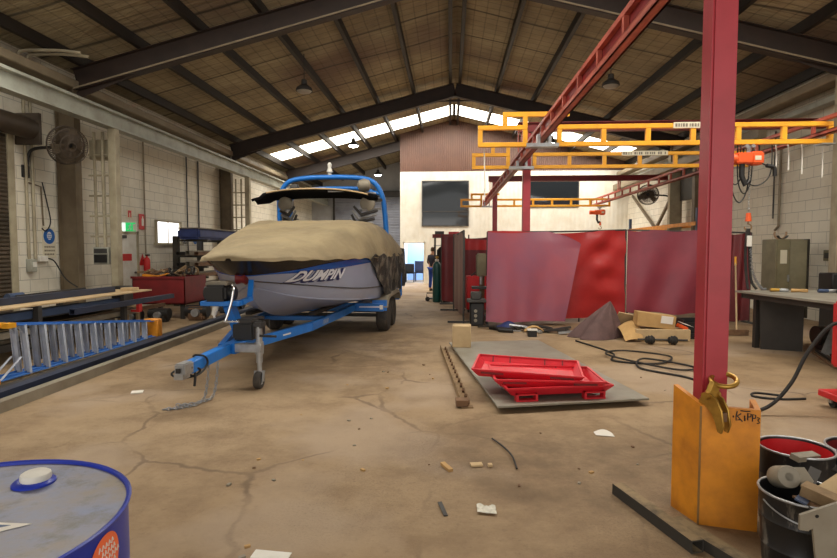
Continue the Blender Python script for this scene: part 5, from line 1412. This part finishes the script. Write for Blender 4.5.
one('orange_packet', G().obox((4.08, 9.78, .25), (.16, .12, .06), (.1, .4, .2)).bevel(.006), 'orange', 'small orange packet at the end of the long carton', 'packet')
one('paper_scrap', G().obox((4.16, 9.82, .29), (.22, .16, .004), (.2, .3, .4)), 'paper', 'white paper on the orange packet at the end of the carton', 'paper')
t = thing('drive_axle', 'black drive axle with two rubber boots in front of the long carton', 'axle', (3.6, 9.35, 0))
obj('shaft', G().cyl((3.2, 9.42, .08), (4.0, 9.36, .08), .018, n=10), 'steel_dark', t)
for x in (3.38, 3.75): obj('boot', G().lathe((x-.07, 9.405-.06*(x-3.2), .08), [(.03, 0), (.06, .02), (.055, .04), (.075, .06), (.065, .085), (.08, .11), (.05, .15)], 18, (1, -.07, 0)), 'black_rubber', t)
t = thing('black_crate', 'black plastic crate behind the long carton beside the red post', 'crate', (4.45, 10.2, 0))
g = G()
for k in range(3): g.box(4.2, 4.75, 10.0, 10.02, .04+.1*k, .1+.1*k)
g.box(4.2, 4.22, 10.0, 10.4, 0, .34); g.box(4.73, 4.75, 10.0, 10.4, 0, .34); g.box(4.2, 4.75, 10.38, 10.4, 0, .34); g.box(4.2, 4.75, 10, 10.4, 0, .02)
obj('body', g, 'black', t)
# hose loops on the floor
hose('air_hose', [(2.2, 9.6, .015), (2.5, 8.5, .015), (2.35, 7.9, .015), (2.9, 7.7, .02), (3.25, 8.2, .03), (2.7, 8.6, .035), (2.35, 8.2, .04), (2.95, 7.3, .03), (3.3, 7.5, .02), (2.8, 7.95, .04), (2.55, 7.4, .02), (2.95, 6.9, .015), (3.0, 6.4, .015), (2.75, 5.9, .015)], .014, 'black_rubber', 'thin black air hose in loose loops on the floor past the grey plate', n=12)
hose('wire_offcut', [(.36, 4.55, .012), (.43, 4.35, .02), (.48, 4.15, .02), (.49, 3.92, .012)], .007, 'black', 'short bent dark wire lying on the open floor', 'wire')
# ------------------------------------------------------------------ right side: bench, locker, trolley
t = thing('workbench', 'heavy steel workbench along the right side under the orange hoist', 'workbench', (6, 8.4, 0))
obj('top', G().poly([(4.95, 7.0, .90), (8.0, 7.0, .90), (8.0, 9.6, .90), (4.72, 9.3, .90)], (0, 0, .03)), 'plate_steel', t)
obj('apron', G().bar((5.02, 7.05, .86), (4.8, 9.2, .86), .012, .09), 'steel_dark', t)
obj('apron', G().bar((4.8, 9.25, .86), (7.9, 9.5, .86), .012, .09), 'steel_dark', t)
obj('leg_panel', G().poly([(5.02, 9.05, 0), (5.55, 8.85, 0), (5.55, 8.85, .895), (4.98, 9.05, .895)], (.02, .05, 0)), 'steel_dark', t)
obj('leg_panel', G().box(7.5, 7.55, 7.3, 9.3, 0, .895), 'steel_dark', t)
obj('leg', G().box(5.25, 5.35, 7.15, 7.25, 0, .895), 'rust', t); obj('leg', G().box(4.98, 5.06, 9.15, 9.23, 0, .895), 'steel_dark', t)
r2 = random.Random(4)
bench_items = [('pliers', 'yellow handled pliers near the far corner of the steel workbench', 'gold', (5.25, 9.0), .25, 'tool'),
 ('rubber_glove', 'tan leather glove lying on the steel workbench', 'card', (5.5, 8.9), .22, 'glove'),
 ('wire_brush', 'blue wire brush on the steel workbench', 'steel_blue', (5.9, 8.85), .28, 'brush'),
 ('air_tool', 'dark air tool lying on the steel workbench', 'black', (6.1, 8.7), .3, 'tool'),
 ('steel_offcut', 'pale steel offcut standing on the steel workbench', 'steel_light', (6.3, 8.9), .26, 'offcut')]
for nm, lb, m, (x, y), L, ct in bench_items:
    a = r2.uniform(-.5, .5); d = Vector((math.cos(a), math.sin(a), 0))*L/2; c = Vector((x, y, .962))
    tt = thing(nm, lb, ct, (x, y, .93)); obj('grip', G().cyl(c-d, c, .03, .026, 10), m, tt); obj('head', G().bar(c, c+d, .07, .05).bevel(.01), 'galv' if nm in ('pliers', 'wire_brush') else m, tt)
one('clamp_bar', G().obox((5.9, 7.35, .955), (.3, .12, .05), (0, 0, .3)).bevel(.01), 'orange', 'orange tool at the edge of the workbench near the frame edge', 'tool')
motor_block(6.1, 9.0, 'grey motor on the floor under the steel workbench', 1.4, 'dark_grey')
motor_block(6.9, 8.2, 'dark compressor unit under the steel workbench', 1.6)
one('mesh_offcut', G().bar((5.62, 8.3, .02), (5.98, 8.6, .42), .3, .01), 'galv', 'bright sheet metal offcut leaning under the steel workbench', 'offcut')
for k in range(6): one('steel_rod', G().bar((5.15+.05*k, 7.5, .03+.02*(k % 2)), (5.6+.06*k, 8.7, .03+.02*(k % 2)), .03, .03), ('rust', 'steel_dark')[k % 2], 'steel rod in the heap on the floor under the workbench', 'rod', 'rods under the workbench')
t = thing('broom', 'long yellow wooden broom handle leaning on the dark red screen', 'broom', (5.32, 10.4, 0))
obj('handle', G().cyl((5.38, 10.5, .1), (5.62, 11.1, 1.42), .016, n=8), 'timber', t); obj('head', G().obox((5.36, 10.46, .06), (.4, .08, .1)), 'rust', t); obj('grip', G().cyl((5.6, 11.05, 1.3), (5.63, 11.12, 1.46), .02, n=8), 'yellow', t)
# locker with a face shield on top and a sheet leaning on it
t = thing('steel_locker', 'olive green steel locker against the right block wall', 'locker', (7.55, 12.6, 0))
obj('body', G().box(7.22, 7.82, 12.55, 13.1, .08, 1.84).bevel(.01), 'olive', t)
obj('door', G().box(7.24, 7.5, 12.52, 12.55, .12, 1.82).bevel(.004), 'olive', t); obj('door', G().poly([(7.52, 12.54, .12), (7.80, 12.44, .12), (7.84, 12.44, 1.82), (7.52, 12.54, 1.82)], (.01, .02, 0)), 'olive', t, label='locker door standing ajar')
obj('handle', G().box(7.46, 7.49, 12.49, 12.52, .9, 1.05), 'galv', t); obj('plinth', G().box(7.26, 7.8, 12.6, 13.05, 0, .08), 'olive_dark', t)
obj('sticker', G().box(7.30, 7.44, 12.512, 12.52, 1.3, 1.6), 'sign_cream', t)
obj('door_edge', G().box(7.82, 7.86, 12.42, 13.1, .1, 1.84), 'olive_dark', t)
t = thing('welding_mask', 'tan ring shaped welding face shield on top of the olive locker', 'mask', (7.42, 12.8, 1.84))
obj('band', G().torus((7.42, 12.75, 1.965), (.15, 1, .1), .12, .022, 24, 8, .62, R(-20)), 'mask_tan', t)
obj('shield', G().sheet(lambda u, v: (7.42+.115*math.cos(R(200+140*u)), 12.72-.10*v, 1.965+.12*math.sin(R(200+140*u))), 14, 4, .006), 'black', t)
t = thing('power_outlet', 'grey outlet box under the twin conduits on the right block wall', 'outlet', (XR-.06, 12.15, 1.4))
obj('box', G().box(XR-.12, XR, 11.95, 12.4, 1.36, 1.6).bevel(.01), 'olive', t); obj('socket', G().box(XR-.14, XR-.12, 12.02, 12.15, 1.42, 1.54), 'dark_grey', t); obj('socket', G().box(XR-.14, XR-.12, 12.2, 12.33, 1.42, 1.54), 'dark_grey', t)
t = thing('compressor_case', 'black tool station standing behind the steel workbench', 'machine', (7.75, 11.2, 0))
obj('cabinet', G().box(7.3, 7.95, 10.7, 11.2, 0, .72).bevel(.02), 'black', t); obj('panel', G().box(7.35, 7.75, 10.68, 10.7, .8, 1.12), 'dark_grey', t); obj('head', G().box(7.2, 8.0, 10.7, 11.1, .78, 1.16).bevel(.02), 'black', t); obj('neck', G().box(7.45, 7.8, 10.8, 11.1, .72, .78), 'dark_grey', t)
# orange pallet racking beam by the far right wall
t = thing('racking_beam', 'orange brown racking shelf beam below the far wall fan', 'rack', (7.9, 20, 0))
for y in (17.3, 23.6): obj('upright', G().box(7.55, 7.65, y-.05, y+.05, 0, 2.9), 'steel_blue', t)
obj('beam', G().box(7.53, 7.58, 17.3, 23.6, 2.36, 2.48), 'guard_yellow', t)
obj('beam', G().box(8.1, 8.15, 17.3, 23.6, 2.36, 2.48), 'guard_yellow', t)
for y in (17.3, 23.6): obj('tie', G().box(7.6, 8.12, y-.03, y+.03, 2.40, 2.44), 'guard_yellow', t)
# red trolley at the frame edge with the thick hose
t = thing('welder_trolley', 'red welder trolley at the edge of the photo feeding a thick black hose', 'trolley', (4.16, 5.4, 0))
obj('cabinet', G().box(3.88, 4.46, 5.2, 5.75, .42, 1.08).bevel(.02, 2), 'red_bright', t)
obj('side_leg', G().box(3.91, 3.98, 5.25, 5.32, .14, .42), 'red_bright', t); obj('side_leg', G().box(3.91, 3.98, 5.6, 5.67, .14, .42), 'red_bright', t)
obj('base', G().box(3.80, 4.46, 5.15, 5.8, .10, .17).bevel(.01), 'red_bright', t)
for y in (5.25, 5.7):
    c_ = obj('caster', G().cyl((3.88, y, .05), (3.92, y, .05), .05, n=16), 'black_rubber', t); obj('caster_fork', G().box(3.86, 3.94, y-.02, y+.02, .05, .10), 'galv', c_)
hose('welding_hose', [(3.88, 5.5, .9), (3.7, 5.5, .86), (3.5, 5.5, .6), (3.32, 5.45, .3), (3.08, 5.4, .08), (2.75, 5.34, .025), (2.4, 5.3, .022), (2.1, 5.1, .022), (1.9, 4.6, .022)], .018, 'black_rubber', 'thick black hose running from the red trolley across the floor', n=10)
hose('cable_loop', [(3.62, 6.1, .012), (3.4, 6.2, .012), (3.3, 6.05, .012), (3.5, 5.95, .012), (3.8, 5.98, .012)], .012, 'black_rubber', 'small black cable loop on the floor beside the red trolley', 'cable')
t = thing('wheel_stack', 'stack of dark castors under the bench behind the red trolley', 'castors', (4.6, 6.6, 0))
for k in range(3): obj('castor', G().cyl((4.55, 6.55, .07+.13*k), (4.67, 6.55, .07+.13*k), .065, n=16), 'black_rubber', t)
obj('frame', G().box(4.68, 4.72, 6.5, 6.6, 0, .45), 'galv', t)

# ------------------------------------------------------------------ near right corner: tubes, scrap drums, plate
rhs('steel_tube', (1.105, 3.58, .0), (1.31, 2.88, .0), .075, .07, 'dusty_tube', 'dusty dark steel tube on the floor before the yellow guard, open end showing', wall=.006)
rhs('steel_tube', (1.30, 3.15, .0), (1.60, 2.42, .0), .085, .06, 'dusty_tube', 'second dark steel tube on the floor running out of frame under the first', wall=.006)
def open_drum(x, y, r0, r1, h, m, label, inner, hoops=(.3, .66)):
    t = thing('scrap_drum', label, 'drum', (x, y, 0))
    pr_ = [(r0*.96, 0), (r0, .01)]
    for k in hoops: q = r0+(r1-r0)*k; pr_ += [(q, h*k-.012), (q+.006, h*k), (q, h*k+.012)]
    pr_ += [(r1, h-.01), (r1+.006, h), (r1, h+.004), (r1-.006, h), (r1-.008, h-.01), (r0-.01, .02), (0, .018)]
    obj('shell', G().lathe((x, y, 0), pr_, 48), m, t)
    obj('rim', G().torus((x, y, h), (0, 0, 1), r1, .0065, 48, 8), 'galv' if m == 'pail' else 'card_pale', t)
    obj('lining', G().lathe((x, y, 0), [(r0-.015, .04), (r1-.011, h-.012)], 48, cap=False), inner, t)
    return t
t = open_drum(1.775, 2.79, .165, .19, .385, 'pail', 'black paint streaked drum full of steel offcuts beside the yellow guard', 'black')
obj('wire_handle', G().tube(arc_pts((1.775, 2.79, .355), (1, 0, 0), (0, -.92, -.38), .198, R(5), R(175), 24), .004, 6), 'galv', t)
t = open_drum(2.02, 3.25, .175, .19, .45, 'pail', 'dark drum with a red inside standing behind the paint streaked drum', 'red_bright')
open_drum(2.44, 3.27, .19, .205, .44, 'pail', 'dark ribbed drum at the edge of the photo with a red inside', 'red_dark', (.2, .35, .5, .65, .8))
# contents of the near drum
t = thing('steel_roller', 'grey hollow steel roller end on top of the near scrap drum', 'scrap', (1.70, 2.82, .38))
obj('ring', G().lathe((1.715, 2.80, .455), [(.02, 0), (.02, .14), (.052, .14), (.056, .13), (.056, .01), (.052, 0), (.02, 0)], 24, (.12, .85, -.35)), 'steel_light', t)
t = thing('scrap_channel', 'bent grey brown channel offcut sticking out of the near scrap drum', 'scrap', (1.86, 2.7, .35))
a_, b_ = Vector((1.76, 2.76, .44)), Vector((1.90, 2.60, .40)); g = G(); g.bar(a_, b_, .085, .008); 
x_ = (b_-a_).normalized().cross(Vector((0, 0, 1))).normalized()
for s in (-.04, .04): g.bar(a_+x_*s-Vector((0, 0, .025)), b_+x_*s-Vector((0, 0, .025)), .008, .05)
obj('channel', g, 'rust_tan', t)
sc_items = [((1.72, 2.70, .385), (.16, .05, .008), (.3, .2, .9), 'steel_blue', 'blue grey flat offcut inside the near scrap drum'),
 ((1.80, 2.82, .44), (.09, .12, .01), (.7, .1, .3), 'steel_light', 'pale bent plate offcut inside the near scrap drum'),
 ((1.92, 2.76, .43), (.12, .1, .012), (.2, -.5, .2), 'card_pale', 'cream plate offcut inside the near scrap drum'),
 ((1.86, 2.86, .42), (.14, .05, .05), (.3, -.3, .8), 'steel_dark', 'dark angle offcut at the back of the near scrap drum'),
 ((1.95, 2.68, .41), (.1, .03, .03), (.1, .2, -.4), 'rust', 'rusty square offcut inside the near scrap drum'),
 ((1.74, 2.64, .36), (.12, .06, .012), (.1, .5, .3), 'steel_dark', 'dark flat offcut low inside the near scrap drum'),
 ((1.83, 2.68, .36), (.22, .2, .01), (.1, .1, .3), 'rust', 'wide rusty plate under the offcuts in the near scrap drum')]
for c, s_, r_, m, lb in sc_items: one('scrap_offcut', G().obox(c, s_, r_), m, lb, 'scrap')
for c, s_, r_, m, lb in [((1.98, 3.1, .45), (.2, .05, .03), (.2, .1, .5), 'steel_light', 'grey bar across the dark drum with the red inside'), ((2.08, 3.14, .40), (.16, .08, .012), (.4, .1, -.4), 'steel_dark', 'dark plate in the dark drum with the red inside'),
   ((2.4, 3.2, .36), (.2, .16, .02), (.1, .2, .3), 'rust', 'rusty plate in the ribbed drum at the edge')]: one('scrap_offcut', G().obox(c, s_, r_), m, lb, 'scrap')
# pale plate with a slot leaning against the near drum
t = thing('slotted_plate', 'pale grey slotted steel plate leaning in the near corner by the scrap drum', 'plate', (1.78, 2.42, 0))
P0 = Vector((1.535, 2.42, .44)); ux = Vector((.93, .02, .34)).normalized(); vy = Vector((.06, .10, -1)).normalized()
def q2(u, v): return P0 + ux*u + vy*v
pts = [q2(0, 0), q2(.34, 0), q2(.34, .42), q2(.11, .46), q2(.06, .085), q2(.045, .085), q2(.04, .09), q2(.0, .07)]
obj('plate', G().poly(pts, ux.cross(vy).normalized()*.012), 'steel_light', t)
nrm = ux.cross(vy).normalized()
obj('hole', G().cyl(q2(.075, .03)-nrm*.002, q2(.075, .03)+nrm*.014, .008, n=12), 'black', t)
# ------------------------------------------------------------------ litter on the open floor
def litter(name, c, size, rz, m, label, cat, tilt=.06):
    return one(name, G().obox((c[0], c[1], size[2]/2+.004), size, (tilt, 0, rz)), m, label, cat)
one('paper_scrap', G().sheet(lambda u, v: (1.26+.15*u, 4.70+.08*v-.03*u, .008+.03*math.sin(3*u)*v), 8, 5, .002), 'paper', 'crumpled white paper scrap on the floor beyond the tube', 'paper')
one('plastic_packet', G().sheet(lambda u, v: (.17+.115*u, 3.24+.10*v-.02*u, .006+.012*math.sin(9*u)*math.sin(7*v)+.01), 12, 8, .002), 'packet', 'clear crumpled plastic packet on the near floor', 'packet')
litter('wood_chip', (-.02, 3.92), (.035, .13, .02), .5, 'card', 'tan wood chip on the open floor', 'chip')
litter('bark_scrap', (.2, 3.98), (.09, .05, .015), .2, 'card_pale', 'pale scrap on the floor beside the bent wire', 'scrap')
litter('bark_scrap', (.3, 3.97), (.03, .03, .02), .2, 'card_pale', 'tiny pale crumb at the end of the bent wire', 'scrap')
litter('steel_chip', (-.04, 3.28), (.025, .16, .008), .25, 'dark_grey', 'narrow grey metal chip on the near floor', 'chip')
litter('paper_scrap', (-.93, 2.72), (.20, .07, .004), -.1, 'white', 'flat pale paper on the floor at the bottom of the photo', 'paper')
litter('paper_scrap', (-3.5, 5.85), (.12, .09, .01), .4, 'paper', 'small white scrap on the floor beside the long steel channel', 'paper')
r2 = random.Random(11)
for k in range(70):
    x = r2.uniform(-1.5, 2.6); y = r2.uniform(2.5, 7.5); s_ = r2.uniform(.008, .022)
    if .9 < x < 1.9 and 2.3 < y < 3.8: continue
    if -.2 < x < 2.3 and y > 4.9: continue
    one('floor_crumb', G().obox((x, y, s_*.3), (s_*1.6, s_, s_*.6), (0, 0, r2.uniform(0, 3))), ('card', 'rust', 'steel_light')[k % 3], 'small crumb of grit on the open floor', 'crumb', 'crumbs scattered on the floor')

# ------------------------------------------------------------------ light and camera
def area(name, loc, rot, sx, sy, e, col=(1, 1, 1)):
    l = bpy.data.lights.new(name, 'AREA'); l.shape = 'RECTANGLE'; l.size = sx; l.size_y = sy; l.energy = e; l.color = col
    o = link(name, l); o.location = loc; o.rotation_euler = rot; return o
area('doorway_daylight', (0, -4.8, 2.6), (R(90), 0, 0), 12, 4.6, 230, (1, .96, .9))
for i, (x, y) in enumerate(LAMPS_ON):
    l = bpy.data.lights.new('high_bay', 'SPOT'); l.energy = 420; l.spot_size = R(150); l.spot_blend = .6; l.shadow_soft_size = .2; l.color = (1, .95, .87)
    o = link('high_bay_light', l); o.location = (x, y, 5.62)
for s in (-1, 1):
    o = area('clear_sheet_or_fill_light', (s*4+RX, 24.3, zr(4)-.25), (0, s*math.atan(SL), 0), 7.4, 1.3, 300, (1, .97, .91))
    o = area('clear_sheet_or_fill_light', (s*4+RX, 7.4, zr(4)-.25), (0, s*math.atan(SL), 0), 7.4, 1.3, 260, (1, .97, .91))  # fill light under the added near strip, lifts the near floor
area('office_light', (-1.4, 27.6, 2.65), (0, 0, 0), 1.5, 2, 160, (.78, .88, 1))
wd = bpy.data.worlds.new('daylight'); SC.world = wd; wd.use_nodes = True
bg = wd.node_tree.nodes['Background']; bg.inputs[0].default_value = (1, .97, .92, 1); bg.inputs[1].default_value = 1.05
cam = bpy.data.cameras.new('camera'); co = link('camera', cam); SC.camera = co
cam.sensor_width = 36; cam.lens = 545/837*36; cam.clip_start = .05; cam.clip_end = 200
co.location = (0, 0, 1.6); co.rotation_euler = (R(90)-math.atan(29/545), 0, math.atan(31.5/545))
SC.view_settings.view_transform = 'Standard'; SC.view_settings.look = 'None'
SC.view_settings.gamma = 1; SC.view_settings.exposure = 0; SC.view_settings.use_curve_mapping = False
